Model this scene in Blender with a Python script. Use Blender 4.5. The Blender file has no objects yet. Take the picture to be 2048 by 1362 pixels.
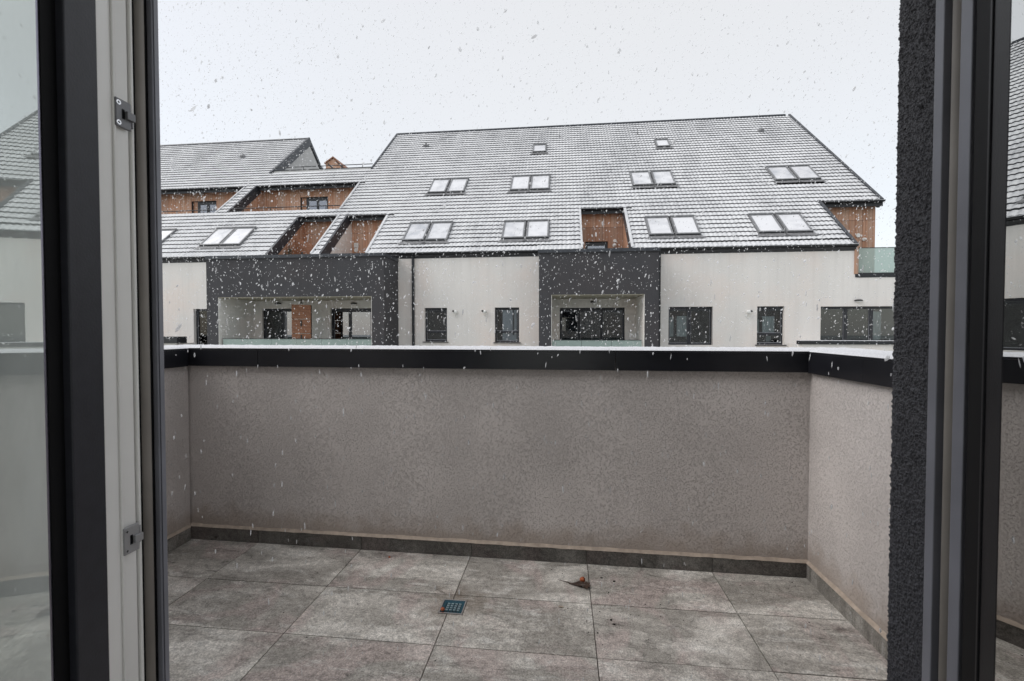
import bpy, math, random
from math import sin, cos, tan, radians, pi, atan2, sqrt
from mathutils import Vector, Matrix, noise
random.seed(7)
sc = bpy.context.scene
col = sc.collection

# ------------------------------------------------------------------ camera
EYE = 1.2
cd = bpy.data.cameras.new('camera')
cam = bpy.data.objects.new('camera', cd); col.objects.link(cam)
cam.location = (0, 0, EYE)
cam.rotation_euler = (radians(90 - 1.32), 0, radians(6.36))
cd.lens = 15.99; cd.sensor_width = 36; cd.clip_start = 0.02; cd.clip_end = 2000
cd.dof.use_dof = True; cd.dof.focus_distance = 9.0; cd.dof.aperture_fstop = 13.0
sc.camera = cam
sc.render.resolution_x = 1024; sc.render.resolution_y = 681

# ------------------------------------------------------------------ sky, sun, exposure
SUN_EL, SUN_AZ = radians(43), radians(256)      # high, from behind our own roof and to the left
w = bpy.data.worlds.new("World"); sc.world = w; w.use_nodes = True
nt = w.node_tree; nt.nodes.clear()
out = nt.nodes.new('ShaderNodeOutputWorld')
sky = nt.nodes.new('ShaderNodeTexSky'); sky.sky_type = 'NISHITA'; sky.sun_disc = False
sky.sun_elevation = SUN_EL; sky.sun_rotation = SUN_AZ
bg1 = nt.nodes.new('ShaderNodeBackground'); bg1.inputs[1].default_value = 0.05
nt.links.new(sky.outputs[0], bg1.inputs[0])
bg2 = nt.nodes.new('ShaderNodeBackground'); bg2.inputs[1].default_value = 0.59
tc = nt.nodes.new('ShaderNodeTexCoord')
ns = nt.nodes.new('ShaderNodeTexNoise'); ns.inputs['Scale'].default_value = 1.6; ns.inputs['Detail'].default_value = 3
cr = nt.nodes.new('ShaderNodeValToRGB')
cr.color_ramp.elements[0].position = .3; cr.color_ramp.elements[0].color = (.97, .94, .88, 1)
cr.color_ramp.elements[1].position = .7; cr.color_ramp.elements[1].color = (1.0, .97, .91, 1)
nt.links.new(tc.outputs['Generated'], ns.inputs['Vector']); nt.links.new(ns.outputs['Fac'], cr.inputs[0])
nt.links.new(cr.outputs[0], bg2.inputs[0])
ad = nt.nodes.new('ShaderNodeAddShader')
nt.links.new(bg1.outputs[0], ad.inputs[0]); nt.links.new(bg2.outputs[0], ad.inputs[1]); nt.links.new(ad.outputs[0], out.inputs[0])

sl = bpy.data.lights.new('sun', 'SUN'); sl.energy = 1.5; sl.angle = radians(45); sl.color = (1, .97, .94)
sun = bpy.data.objects.new('sun', sl); col.objects.link(sun)
sdir = Vector((sin(SUN_AZ) * cos(SUN_EL), cos(SUN_AZ) * cos(SUN_EL), sin(SUN_EL)))
sun.rotation_euler = sdir.to_track_quat('Z', 'Y').to_euler()
sc.view_settings.view_transform = 'Standard'; sc.view_settings.look = 'None'
sc.view_settings.exposure = 0.35; sc.view_settings.gamma = 1.0

# ------------------------------------------------------------------ material helpers
def NT(name):
    m = bpy.data.materials.new(name); m.use_nodes = True
    t = m.node_tree; b = t.nodes['Principled BSDF']
    return m, t, b
def tex(t, kind, scale, vec=None, **kw):
    n = t.nodes.new('ShaderNodeTex' + kind)
    if 'Scale' in n.inputs: n.inputs['Scale'].default_value = scale
    for k, v in kw.items(): n.inputs[k].default_value = v
    if vec is not None: t.links.new(vec, n.inputs['Vector'])
    return n
def mapping(t, scale=(1, 1, 1), src='Object', rnd=False, rot=(0, 0, 0)):
    c = t.nodes.new('ShaderNodeTexCoord'); mp = t.nodes.new('ShaderNodeMapping')
    mp.inputs['Scale'].default_value = scale; mp.inputs['Rotation'].default_value = rot
    t.links.new(c.outputs[src], mp.inputs['Vector'])
    if rnd:
        oi = t.nodes.new('ShaderNodeObjectInfo'); cm = t.nodes.new('ShaderNodeCombineXYZ')
        for k, f in enumerate((37., 91., 13.)):
            mt = t.nodes.new('ShaderNodeMath'); mt.operation = 'MULTIPLY'; mt.inputs[1].default_value = f
            t.links.new(oi.outputs['Random'], mt.inputs[0]); t.links.new(mt.outputs[0], cm.inputs[k])
        t.links.new(cm.outputs[0], mp.inputs['Location'])
    return mp.outputs[0]
def geo_pos(t, scale=(1, 1, 1)):
    g = t.nodes.new('ShaderNodeNewGeometry'); mp = t.nodes.new('ShaderNodeMapping')
    mp.inputs['Scale'].default_value = scale
    t.links.new(g.outputs['Position'], mp.inputs['Vector']); return mp.outputs[0]
def ramp(t, src, stops):
    r = t.nodes.new('ShaderNodeValToRGB'); e = r.color_ramp.elements
    while len(e) > 1: e.remove(e[-1])
    for i, (p, c) in enumerate(stops):
        if not isinstance(c, tuple): c = (c, c, c)
        x = e[0] if i == 0 else e.new(p)
        x.position = p; x.color = (*c[:3], 1)
    t.links.new(src, r.inputs[0]); return r.outputs[0]
def mix(t, a, b, f, mode='MIX'):
    n = t.nodes.new('ShaderNodeMix'); n.data_type = 'RGBA'; n.blend_type = mode
    for i, v in ((6, a), (7, b), (0, f)):
        if isinstance(v, (int, float)): n.inputs[i].default_value = v
        elif isinstance(v, tuple): n.inputs[i].default_value = (*v[:3], 1)
        else: t.links.new(v, n.inputs[i])
    return n.outputs[2]
def math_(t, op, a, b=0.):
    n = t.nodes.new('ShaderNodeMath'); n.operation = op
    for i, v in ((0, a), (1, b)):
        if isinstance(v, (int, float)): n.inputs[i].default_value = v
        else: t.links.new(v, n.inputs[i])
    return n.outputs[0]
def bump(t, b, h, dist=.002, strength=1., prev=None):
    n = t.nodes.new('ShaderNodeBump'); n.inputs['Distance'].default_value = dist; n.inputs['Strength'].default_value = strength
    t.links.new(h, n.inputs['Height'])
    if prev: t.links.new(prev, n.inputs['Normal'])
    t.links.new(n.outputs[0], b.inputs['Normal']); return n.outputs[0]
def plain(name, c, rough=.5, metal=0., var=.12, scale=9., spec=.5, bmp=0.):
    m, t, b = NT(name)
    v = geo_pos(t)
    n = tex(t, 'Noise', scale, v, Detail=5.)
    lo = tuple(x * (1 - var) for x in c); hi = tuple(min(1, x * (1 + var)) for x in c)
    t.links.new(ramp(t, n.outputs['Fac'], [(.3, lo), (.7, hi)]), b.inputs['Base Color'])
    b.inputs['Roughness'].default_value = rough; b.inputs['Metallic'].default_value = metal
    b.inputs['Specular IOR Level'].default_value = spec
    if bmp:
        n2 = tex(t, 'Noise', 260., v, Detail=2.); bump(t, b, n2.outputs['Fac'], bmp)
    return m
M = {}
M['anthracite'] = plain('anthracite_coating', (.075, .077, .095), .38, bmp=.0002)
M['anthracite_leaf'] = plain('anthracite_leaf_coating', (.026, .027, .035), .45, scale=40, bmp=.0003, spec=.35)
M['leaf_black'] = plain('black_leaf_coating', (.012, .012, .015), .5, scale=40, bmp=.0003, spec=.2)
M['blue_grey'] = plain('blue_grey_aluminium', (.22, .225, .26), .33, .0, bmp=.0001)
M['black'] = plain('black_rubber', (.006, .006, .007), .7, spec=.15)
M['bead'] = plain('pale_glazing_bead', (.30, .31, .34), .4)
M['cap'] = plain('cap_sheet_metal', (.010, .0105, .014), .30, .0, var=.25, scale=6)
M['seal'] = plain('taupe_seal', (.24, .22, .20), .7)
M['white_pvc'] = plain('white_pvc', (.86, .85, .83), .3, var=.03)
M['striker_dark'] = plain('dark_zinc', (.17, .17, .18), .4, .2)
M['striker_light'] = plain('grey_zinc', (.34, .34, .35), .4, .2)
M['steel'] = plain('bright_steel', (.75, .75, .76), .22, .9)
M['spacer'] = plain('aluminium_spacer', (.3, .29, .36), .25, .8)
M['gutter'] = plain('dark_gutter_metal', (.02, .022, .026), .4, .0, spec=.4)
M['verge'] = plain('verge_metal', (.045, .05, .06), .4, .2, var=.3)
M['win_frame'] = plain('dark_window_frame', (.018, .02, .026), .4)
M['lead'] = plain('grey_flashing', (.17, .172, .18), .6, var=.35, scale=14)
M['sky_frame'] = plain('grey_skylight_frame', (.19, .195, .205), .45, var=.3, scale=12)
M['lamp_white'] = plain('white_lamp_plastic', (.78, .78, .76), .4, var=.03)
M['lamp_dark'] = plain('dark_lamp_metal', (.03, .03, .03), .4)
M['interior'] = plain('interior_plaster', (.8, .79, .77), .8, var=.04)
M['interior_floor'] = plain('interior_floor', (.55, .51, .47), .5)
M['curtain'] = plain('white_curtain', (.62, .66, .64), .8, var=.1, scale=20)
M['blind'] = plain('pale_blind', (.55, .55, .57), .8, var=.05)
M['dark_fill'] = plain('dark_infill', (.05, .05, .055), .6)
M['leafm'] = plain('dead_leaf_brown', (.055, .032, .022), .6, var=.5, scale=120)
M['berry'] = plain('orange_seed', (.42, .105, .035), .5, var=.3, scale=90)
M['soil'] = plain('soil_crumb', (.02, .015, .012), .9)
M['soffit'] = plain('beige_soffit', (.42, .39, .31), .8, var=.06)
M['shrub'] = plain('dark_foliage', (.03, .045, .025), .7, var=.5, scale=15)
M['pot'] = plain('dark_pot', (.03, .03, .032), .5)
M['copper'] = plain('mortar_cream', (.42, .35, .29), .85, var=.2, scale=30, bmp=.001)

def snow_mat():
    m, t, b = NT('fresh_snow'); v = geo_pos(t)
    n = tex(t, 'Noise', 160., v, Detail=4.)
    t.links.new(ramp(t, n.outputs['Fac'], [(.3, (.52, .53, .56)), (.65, (.74, .75, .78))]), b.inputs['Base Color'])
    b.inputs['Roughness'].default_value = .85
    bump(t, b, n.outputs['Fac'], .004)
    return m
M['snow'] = snow_mat()
def flake_mat():
    m, t, b = NT('snowflake'); b.inputs['Base Color'].default_value = (.93, .94, .96, 1)
    b.inputs['Roughness'].default_value = .9
    tr = t.nodes.new('ShaderNodeBsdfTranslucent'); tr.inputs[0].default_value = (.93, .94, .96, 1)
    mx = t.nodes.new('ShaderNodeMixShader'); mx.inputs[0].default_value = .5
    t.links.new(b.outputs[0], mx.inputs[1]); t.links.new(tr.outputs[0], mx.inputs[2])
    tp = t.nodes.new('ShaderNodeBsdfTransparent'); m2 = t.nodes.new('ShaderNodeMixShader'); m2.inputs[0].default_value = .40   # loose, airy clumps
    t.links.new(mx.outputs[0], m2.inputs[1]); t.links.new(tp.outputs[0], m2.inputs[2])
    t.links.new(m2.outputs[0], t.nodes['Material Output'].inputs[0]); return m
M['flake'] = flake_mat()

def stucco(name, c, grain=1., contrast=.55, dark_bottom=False, bd=.0028):
    """scratch plaster: smooth coat scored by short worm-like grooves"""
    m, t, b = NT(name); v = geo_pos(t)
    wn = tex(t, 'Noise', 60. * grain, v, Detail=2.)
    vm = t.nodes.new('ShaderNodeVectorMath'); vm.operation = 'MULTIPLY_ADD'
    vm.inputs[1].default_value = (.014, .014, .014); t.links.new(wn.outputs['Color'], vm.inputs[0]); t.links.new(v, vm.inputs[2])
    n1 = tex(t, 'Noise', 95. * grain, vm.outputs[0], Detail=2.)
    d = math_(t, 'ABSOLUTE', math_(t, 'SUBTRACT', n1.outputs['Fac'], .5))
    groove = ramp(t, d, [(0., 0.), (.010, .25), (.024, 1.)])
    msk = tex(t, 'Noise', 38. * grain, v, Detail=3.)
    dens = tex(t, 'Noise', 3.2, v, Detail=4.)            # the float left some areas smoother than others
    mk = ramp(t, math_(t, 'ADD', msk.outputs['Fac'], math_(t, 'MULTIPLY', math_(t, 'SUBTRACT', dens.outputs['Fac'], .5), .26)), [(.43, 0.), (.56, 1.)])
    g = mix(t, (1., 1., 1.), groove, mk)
    fine = tex(t, 'Noise', 300. * grain, v, Detail=3.)
    h = mix(t, g, fine.outputs['Fac'], .35)
    big = tex(t, 'Noise', 2.2, v, Detail=4.)
    cc = ramp(t, big.outputs['Fac'], [(.3, tuple(x * .9 for x in c)), (.7, tuple(min(1, x * 1.07) for x in c))])
    cc = mix(t, cc, mix(t, (contrast,) * 3, (1., 1., 1.), g), 1., 'MULTIPLY')  # groove shade darkened into the colour to back up the bump
    if dark_bottom:       # splash dirt just above the skirting
        sp = t.nodes.new('ShaderNodeSeparateXYZ'); t.links.new(v, sp.inputs[0])
        dn = tex(t, 'Noise', 11., v, Detail=5.)
        zz = math_(t, 'ADD', sp.outputs[2], math_(t, 'MULTIPLY', dn.outputs['Fac'], -.22))
        f = ramp(t, zz, [(0., .42), (.10, 0.)])
        cc = mix(t, cc, (.27, .18, .11), f)
    t.links.new(cc, b.inputs['Base Color']); b.inputs['Roughness'].default_value = .88
    b.inputs['Specular IOR Level'].default_value = .25
    bump(t, b, h, bd, 1.); return m
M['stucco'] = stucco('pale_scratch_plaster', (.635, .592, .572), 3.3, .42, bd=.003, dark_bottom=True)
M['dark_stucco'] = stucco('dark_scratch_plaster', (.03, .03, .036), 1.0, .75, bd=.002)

def facade(name, c, streak=.12, drip=.045):
    m, t, b = NT(name); v = geo_pos(t)
    n1 = tex(t, 'Noise', 1., geo_pos(t, (1.6, 1.6, .16)), Detail=5.)
    n2 = tex(t, 'Noise', .55, v, Detail=3.)
    a = ramp(t, n1.outputs['Fac'], [(.3, tuple(x * (1 - streak) for x in c)), (.7, c)])
    a = mix(t, a, (c[0] * 1.0, c[1] * .93, c[2] * .90), ramp(t, n2.outputs['Fac'], [(.45, 0.), (.65, .8)]))
    dr = tex(t, 'Noise', 1., geo_pos(t, (7., 7., .35)), Detail=4.)      # faint drip marks
    a = mix(t, a, ramp(t, dr.outputs['Fac'], [(.36, 1 - drip), (.5, 1.)]), 1., 'MULTIPLY')
    t.links.new(a, b.inputs['Base Color']); b.inputs['Roughness'].default_value = .9
    n3 = tex(t, 'Noise', 45., v, Detail=3.); bump(t, b, n3.outputs['Fac'], .006); return m
M['facade'] = facade('pale_render', (.80, .775, .745), .08)
M['facade_dark'] = facade('charcoal_render', (.060, .060, .066), .2)
M['recess_wall'] = facade('recess_render', (.82, .81, .78), .05)

def timber():
    m, t, b = NT('rust_brown_cladding')
    oi = t.nodes.new('ShaderNodeObjectInfo')
    v = geo_pos(t, (1, 1, .05))
    n1 = tex(t, 'Noise', 16., v, Detail=4.)
    bo = tex(t, 'Noise', 5., geo_pos(t, (1, 1, 0.01)), Detail=1.)
    c = ramp(t, n1.outputs['Fac'], [(.3, (.42, .20, .115)), (.55, (.52, .28, .175)), (.75, (.62, .38, .27))])
    c = mix(t, c, (.56, .40, .31), ramp(t, bo.outputs['Fac'], [(.4, 0.), (.6, .55)]))
    sp = t.nodes.new('ShaderNodeSeparateXYZ'); t.links.new(geo_pos(t), sp.inputs[0])
    s = math_(t, 'ADD', sp.outputs[0], sp.outputs[1])
    fr = math_(t, 'FRACT', math_(t, 'MULTIPLY', s, 7.5))
    line = ramp(t, fr, [(0., .45), (.09, 1.), (.93, 1.), (1., .45)])
    c = mix(t, c, line, 1., 'MULTIPLY')
    c = mix(t, c, ramp(t, oi.outputs['Random'], [(0., .8), (1., 1.12)]), 1., 'MULTIPLY')
    t.links.new(c, b.inputs['Base Color']); b.inputs['Roughness'].default_value = .65
    return m
M['timber'] = timber()
def board_mat():
    m, t, b = NT('weathered_orange_board')
    n1 = tex(t, 'Noise', 12., geo_pos(t, (.3, 1, 3)), Detail=5.)
    t.links.new(ramp(t, n1.outputs['Fac'], [(.3, (.20, .08, .04)), (.7, (.33, .15, .08))]), b.inputs['Base Color'])
    b.inputs['Roughness'].default_value = .6; return m
M['board'] = board_mat()

def tile_snow():
    m, t, b = NT('snow_dusted_roof_tile'); 
    v = geo_pos(t)
    d = tex(t, 'Noise', 5., mapping(t, (2.4, .8, .8), src='Object', rot=(0, .5, 0)), Detail=5., Roughness=.75)
    big = tex(t, 'Noise', .5, geo_pos(t, (1.3, .5, .5)), Detail=5., Roughness=.65)
    f = math_(t, 'ADD', math_(t, 'MULTIPLY', d.outputs['Fac'], .62), math_(t, 'MULTIPLY', big.outputs['Fac'], .5))
    c = ramp(t, f, [(.38, (.30, .305, .32)), (.47, (.50, .51, .53)), (.58, (.64, .65, .67)), (.78, (.76, .77, .79))])
    # meltwater runs below the windows
    t.links.new(c, b.inputs['Base Color']); b.inputs['Roughness'].default_value = .8
    n3 = tex(t, 'Noise', 60., v, Detail=3.); bump(t, b, n3.outputs['Fac'], .01); return m
M['tile'] = tile_snow()
M['tile_edge'] = plain('bare_tile_edge', (.035, .036, .04), .6, var=.3)

def floor_mat(name='stone_look_tile', dark=2.0):
    m, t, b = NT(name)
    v = mapping(t, (1, 1, 1), rnd=True)
    v2 = mapping(t, (.8, 2.4, 1), rnd=True, rot=(0, 0, .6))
    w1 = tex(t, 'Noise', 1.7, v2, Detail=10., Roughness=.66, Distortion=1.1)
    w2 = tex(t, 'Noise', 7., v2, Detail=8., Roughness=.75, Distortion=.6)
    w3 = tex(t, 'Noise', 170., v, Detail=4., Roughness=.8)
    w4 = tex(t, 'Noise', 2.2, v, Detail=5., Distortion=1.6)
    w5 = tex(t, 'Noise', 38., v, Detail=4., Roughness=.7)
    c = ramp(t, w1.outputs['Fac'], [(.30, (.135 * dark, .127 * dark, .115 * dark)), (.45, (.185 * dark, .175 * dark, .16 * dark)),
                                    (.51, (.225 * dark, .214 * dark, .197 * dark)), (.57, (.285 * dark, .272 * dark, .252 * dark)), (.66, (.35 * dark, .337 * dark, .316 * dark))])
    c = mix(t, c, (.23 * dark, .19 * dark, .18 * dark), ramp(t, w4.outputs['Fac'], [(.5, 0.), (.60, .6)]))
    c = mix(t, c, (.33 * dark, .325 * dark, .31 * dark), ramp(t, w2.outputs['Fac'], [(.54, 0.), (.64, .65)]))
    c = mix(t, c, ramp(t, w2.outputs['Fac'], [(.32, .55), (.44, 1.)]), 1., 'MULTIPLY')
    # thin darker veins
    vd = math_(t, 'ABSOLUTE', math_(t, 'SUBTRACT', w1.outputs['Fac'], .47))
    c = mix(t, c, mix(t, (1., 1., 1.), ramp(t, vd, [(0., .62), (.014, 1.)]), ramp(t, w4.outputs['Fac'], [(.42, 0.), (.5, 1.)])), 1., 'MULTIPLY')
    c = mix(t, c, ramp(t, w5.outputs['Fac'], [(.34, .72), (.5, 1.), (.68, 1.2)]), 1., 'MULTIPLY')
    c = mix(t, c, ramp(t, w3.outputs['Fac'], [(.32, .42), (.5, 1.), (.68, 1.6)]), 1., 'MULTIPLY')
    # rust-brown stain round the drain
    g = t.nodes.new('ShaderNodeNewGeometry'); ds = t.nodes.new('ShaderNodeVectorMath'); ds.operation = 'DISTANCE'
    t.links.new(g.outputs['Position'], ds.inputs[0]); ds.inputs[1].default_value = (-.455, 1.93, 0)
    sn = tex(t, 'Noise', 18., g.outputs['Position'], Detail=5.)
    sd = math_(t, 'ADD', ds.outputs['Value'], math_(t, 'MULTIPLY', sn.outputs['Fac'], .3))
    c = mix(t, c, (.13, .088, .055), ramp(t, sd, [(.14, .75), (.32, 0.)]))
    t.links.new(c, b.inputs['Base Color'])
    t.links.new(ramp(t, w2.outputs['Fac'], [(.3, .24), (.7, .50)]), b.inputs['Roughness'])
    b.inputs['Specular IOR Level'].default_value = .4
    h = mix(t, w3.outputs['Fac'], w2.outputs['Fac'], .5); bump(t, b, h, .0022, .9); return m
M['floor_tile'] = floor_mat()
M['skirt_shaded'] = floor_mat('skirting_stone_shaded', .55)  # back skirting: same stone with that wall's shade put into its colour
M['skirt_lit'] = floor_mat('skirting_stone_lit', 1.15)  # side skirting: same stone, lighter copy for the better lit parapets
M['grout'] = plain('brown_grout', (.06, .045, .035), .9, var=.3, scale=30)
M['drain_stud'] = plain('pale_worn_stud', (.30, .40, .44), .4)
M['lawn'] = plain('snowy_lawn', (.36, .38, .36), .9, var=.35, scale=1.2)

def glass_pane(name, tint, refl_lo, refl_hi, ior=1.55, gt=(1, 1, 1)):
    m, t, b = NT(name); t.nodes.remove(b)
    fr = t.nodes.new('ShaderNodeFresnel'); fr.inputs[0].default_value = ior
    mr = t.nodes.new('ShaderNodeMapRange'); mr.inputs['To Min'].default_value = refl_lo; mr.inputs['To Max'].default_value = refl_hi
    t.links.new(fr.outputs[0], mr.inputs['Value'])
    tr = t.nodes.new('ShaderNodeBsdfTransparent'); tr.inputs[0].default_value = (*tint, 1)
    gl = t.nodes.new('ShaderNodeBsdfGlossy'); gl.inputs[0].default_value = (*gt, 1); gl.inputs['Roughness'].default_value = .004
    mx = t.nodes.new('ShaderNodeMixShader')
    t.links.new(mr.outputs[0], mx.inputs[0]); t.links.new(tr.outputs[0], mx.inputs[1]); t.links.new(gl.outputs[0], mx.inputs[2])
    t.links.new(mx.outputs[0], t.nodes['Material Output'].inputs[0]); return m
M['door_glass'] = glass_pane('coated_door_glass', (.8, .88, .84), .74, 1., 1.5, (.90, .96, .93))
M['door_glass_r'] = glass_pane('coated_door_glass_clear', (.75, .78, .77), .55, 1., 1.5, (.95, .96, .95))
M['win_glass'] = glass_pane('window_glass', (.84, .88, .9), .0, 1.)
M['win_mirror'] = glass_pane('bright_window_glass', (.6, .62, .64), .5, 1., gt=(.46, .47, .51))
def foggy_pane(name, film, col, src):
    m = M[src].copy(); m.name = name; t = m.node_tree; o = t.nodes['Material Output']; prev = o.inputs[0].links[0].from_socket
    d = t.nodes.new('ShaderNodeBsdfDiffuse'); d.inputs[0].default_value = (*col, 1)
    n = tex(t, 'Noise', 5., geo_pos(t, (1, 1, .35)), Detail=5.); f = ramp(t, n.outputs['Fac'], [(.3, film * .7), (.7, film * 1.3)])
    mx = t.nodes.new('ShaderNodeMixShader'); t.links.new(f, mx.inputs[0]); t.links.new(prev, mx.inputs[1]); t.links.new(d.outputs[0], mx.inputs[2])
    t.links.new(mx.outputs[0], o.inputs[0]); return m
M['door_glass'] = foggy_pane('misted_door_glass', .46, (.90, .96, .94), 'door_glass')  # mist film also paints a pale haze over the reflection
def rail_glass():
    m, t, b = NT('green_frosted_rail_glass')
    b.inputs['Base Color'].default_value = (.46, .56, .53, 1); b.inputs['Roughness'].default_value = .12
    tr = t.nodes.new('ShaderNodeBsdfTransparent'); tr.inputs[0].default_value = (.84, .91, .89, 1)
    mx = t.nodes.new('ShaderNodeMixShader'); mx.inputs[0].default_value = .45
    t.links.new(b.outputs[0], mx.inputs[1]); t.links.new(tr.outputs[0], mx.inputs[2])
    t.links.new(mx.outputs[0], t.nodes['Material Output'].inputs[0]); return m
M['rail_glass'] = rail_glass()
M['sky_pane'] = plain('snow_covered_pane', (.66, .67, .70), .35, var=.03)
def pane_mat():
    m, t, b = NT('snow_covered_roof_pane'); oi = t.nodes.new('ShaderNodeObjectInfo')
    n = tex(t, 'Noise', 2.2, geo_pos(t), Detail=5.)
    f = math_(t, 'ADD', math_(t, 'MULTIPLY', oi.outputs['Random'], .45), n.outputs['Fac'])
    t.links.new(ramp(t, f, [(.42, (.44, .46, .50)), (.62, (.60, .61, .64)), (.85, (.72, .73, .76))]), b.inputs['Base Color'])
    b.inputs['Roughness'].default_value = .3; return m
M['sky_pane'] = pane_mat()
M['drain_blue'] = plain('blue_drain_plastic', (.012, .065, .095), .35)
M['far_white'] = plain('gable_render', (.52, .52, .52), .9, var=.06, scale=2)

# ------------------------------------------------------------------ object helpers
WORLD = {}                                # world position of each object's origin
def tag(o, label=None, cat=None, group=None, kind=None):
    if label: o['label'] = label
    if cat: o['category'] = cat
    if group: o['group'] = group
    if kind: o['kind'] = kind
    return o
def empty(name, loc=(0, 0, 0), label=None, cat=None, group=None, rz=0.):
    o = bpy.data.objects.new(name, None); col.objects.link(o); o.location = loc; o.empty_display_size = .1
    o.rotation_euler = (0, 0, rz)
    WORLD[o.name] = Vector(loc); return tag(o, label, cat, group)
class MB:
    def __init__(s): s.v = []; s.f = []; s.m = []
    def add(s, vs, fs, mi=0):
        k = len(s.v); s.v += [tuple(p) for p in vs]
        for f in fs: s.f.append(tuple(i + k for i in f)); s.m.append(mi)
        return s
    def box(s, x0, x1, y0, y1, z0, z1, mi=0):
        if x0 > x1: x0, x1 = x1, x0
        if y0 > y1: y0, y1 = y1, y0
        if z0 > z1: z0, z1 = z1, z0
        return s.add([(x0, y0, z0), (x1, y0, z0), (x1, y1, z0), (x0, y1, z0), (x0, y0, z1), (x1, y0, z1), (x1, y1, z1), (x0, y1, z1)],
              [(0, 3, 2, 1), (4, 5, 6, 7), (0, 1, 5, 4), (1, 2, 6, 5), (2, 3, 7, 6), (3, 0, 4, 7)], mi)
    def prism_x(s, poly, x0, x1, mi=0):      # polygon in (y,z), extruded along x
        n = len(poly); a = [(x0, y, z) for y, z in poly] + [(x1, y, z) for y, z in poly]
        fs = [tuple(range(n)), tuple(range(2 * n - 1, n - 1, -1))] + [(i, i + n, (i + 1) % n + n, (i + 1) % n) for i in range(n)]
        return s.add(a, fs, mi)
    def tube(s, p0, p1, r, n=8, r1=None, mi=0, caps=True):
        p0, p1 = Vector(p0), Vector(p1); r1 = r if r1 is None else r1
        d = (p1 - p0).normalized(); a = d.orthogonal().normalized(); b = d.cross(a)
        vs = [p0 + (a * cos(2 * pi * i / n) + b * sin(2 * pi * i / n)) * r for i in range(n)] + \
             [p1 + (a * cos(2 * pi * i / n) + b * sin(2 * pi * i / n)) * r1 for i in range(n)]
        fs = [(i, (i + 1) % n, (i + 1) % n + n, i + n) for i in range(n)]
        if caps: fs += [tuple(range(n - 1, -1, -1)), tuple(range(n, 2 * n))]
        return s.add(vs, fs, mi)
    def ball(s, c, r, n=8, m=6, sc=(1, 1, 1), mi=0, jit=0.):
        vs = []; fs = []
        for j in range(m + 1):
            th = pi * j / m
            for i in range(n):
                rr = r * (1 + random.uniform(-jit, jit)); ph = 2 * pi * i / n
                vs.append((c[0] + rr * sin(th) * cos(ph) * sc[0], c[1] + rr * sin(th) * sin(ph) * sc[1], c[2] + rr * cos(th) * sc[2]))
        for j in range(m):
            for i in range(n): fs.append((j * n + i, (j + 1) * n + i, (j + 1) * n + (i + 1) % n, j * n + (i + 1) % n))
        return s.add(vs, fs, mi)
    def mesh(s, name, mats, org=(0, 0, 0), smooth=False):
        me = bpy.data.meshes.new(name); o = Vector(org)
        me.from_pydata([tuple(Vector(p) - o) for p in s.v], [], s.f)
        for mt in (mats if isinstance(mats, (list, tuple)) else [mats]): me.materials.append(M[mt])
        me.polygons.foreach_set('material_index', s.m)
        if smooth: me.polygons.foreach_set('use_smooth', [True] * len(s.f))
        me.update(); return me
    def build(s, name, mats, parent=None, bevel=0., smooth=False, local=False, org=None):
        """world-space verts -> object whose origin is its own base centre (local: verts already in the parent's frame)"""
        xs = [p[0] for p in s.v]; ys = [p[1] for p in s.v]; zs = [p[2] for p in s.v]
        org = Vector(org) if org else Vector(((min(xs) + max(xs)) / 2, (min(ys) + max(ys)) / 2, min(zs)))
        o = bpy.data.objects.new(name, s.mesh(name, mats, org, smooth)); col.objects.link(o)
        if parent is not None:
            o.parent = parent
            o.location = org if local else org - WORLD[parent.name]
        else: o.location = org
        WORLD[o.name] = Vector((0, 0, 0)) if local else org
        if local: WORLD[o.name] = org
        if bevel:
            bv = o.modifiers.new('bevel', 'BEVEL'); bv.width = bevel; bv.segments = 2; bv.limit_method = 'ANGLE'
        return o
def slab(us, vs, solid, depth0, depth1, mapf, mb=None, mi=0):
    """solid sheet on a (u,v) grid with openings; only outer faces are made. mapf(u,v,d)->point"""
    mb = mb or MB(); us = sorted(set(round(u, 4) for u in us)); vs = sorted(set(round(v, 4) for v in vs))
    S = {}
    for i in range(len(us) - 1):
        for j in range(len(vs) - 1):
            S[i, j] = solid((us[i] + us[i + 1]) / 2, (vs[j] + vs[j + 1]) / 2)
    for (i, j), ok in S.items():
        if not ok: continue
        u0, u1, v0, v1 = us[i], us[i + 1], vs[j], vs[j + 1]
        A = [mapf(u0, v0, depth0), mapf(u1, v0, depth0), mapf(u1, v1, depth0), mapf(u0, v1, depth0)]
        B = [mapf(u0, v0, depth1), mapf(u1, v0, depth1), mapf(u1, v1, depth1), mapf(u0, v1, depth1)]
        mb.add(A, [(0, 1, 2, 3)], mi); mb.add(B, [(3, 2, 1, 0)], mi)
        for (di, dj, a, b) in ((0, -1, 0, 1), (1, 0, 1, 2), (0, 1, 2, 3), (-1, 0, 3, 0)):
            if not S.get((i + di, j + dj), False): mb.add([A[a], B[a], B[b], A[b]], [(0, 1, 2, 3)], mi)
    return mb
def wall(x0, x1, z0, z1, y0, y1, holes, mb=None, mi=0):
    us = [x0, x1]; vs = [z0, z1]
    for h in holes: us += [max(x0, min(x1, h[0])), max(x0, min(x1, h[1]))]; vs += [max(z0, min(z1, h[2])), max(z0, min(z1, h[3]))]
    return slab(us, vs, lambda u, v: not any(h[0] < u < h[1] and h[2] < v < h[3] for h in holes), y0, y1, lambda u, v, d: (u, d, v), mb, mi)

# ================================================================== GROUND
g = MB(); g.add([(-600, -600, -6), (600, -600, -6), (600, 900, -6), (-600, 900, -6)], [(0, 1, 2, 3)])
tag(g.build('ground', 'lawn'), kind='structure')

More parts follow.
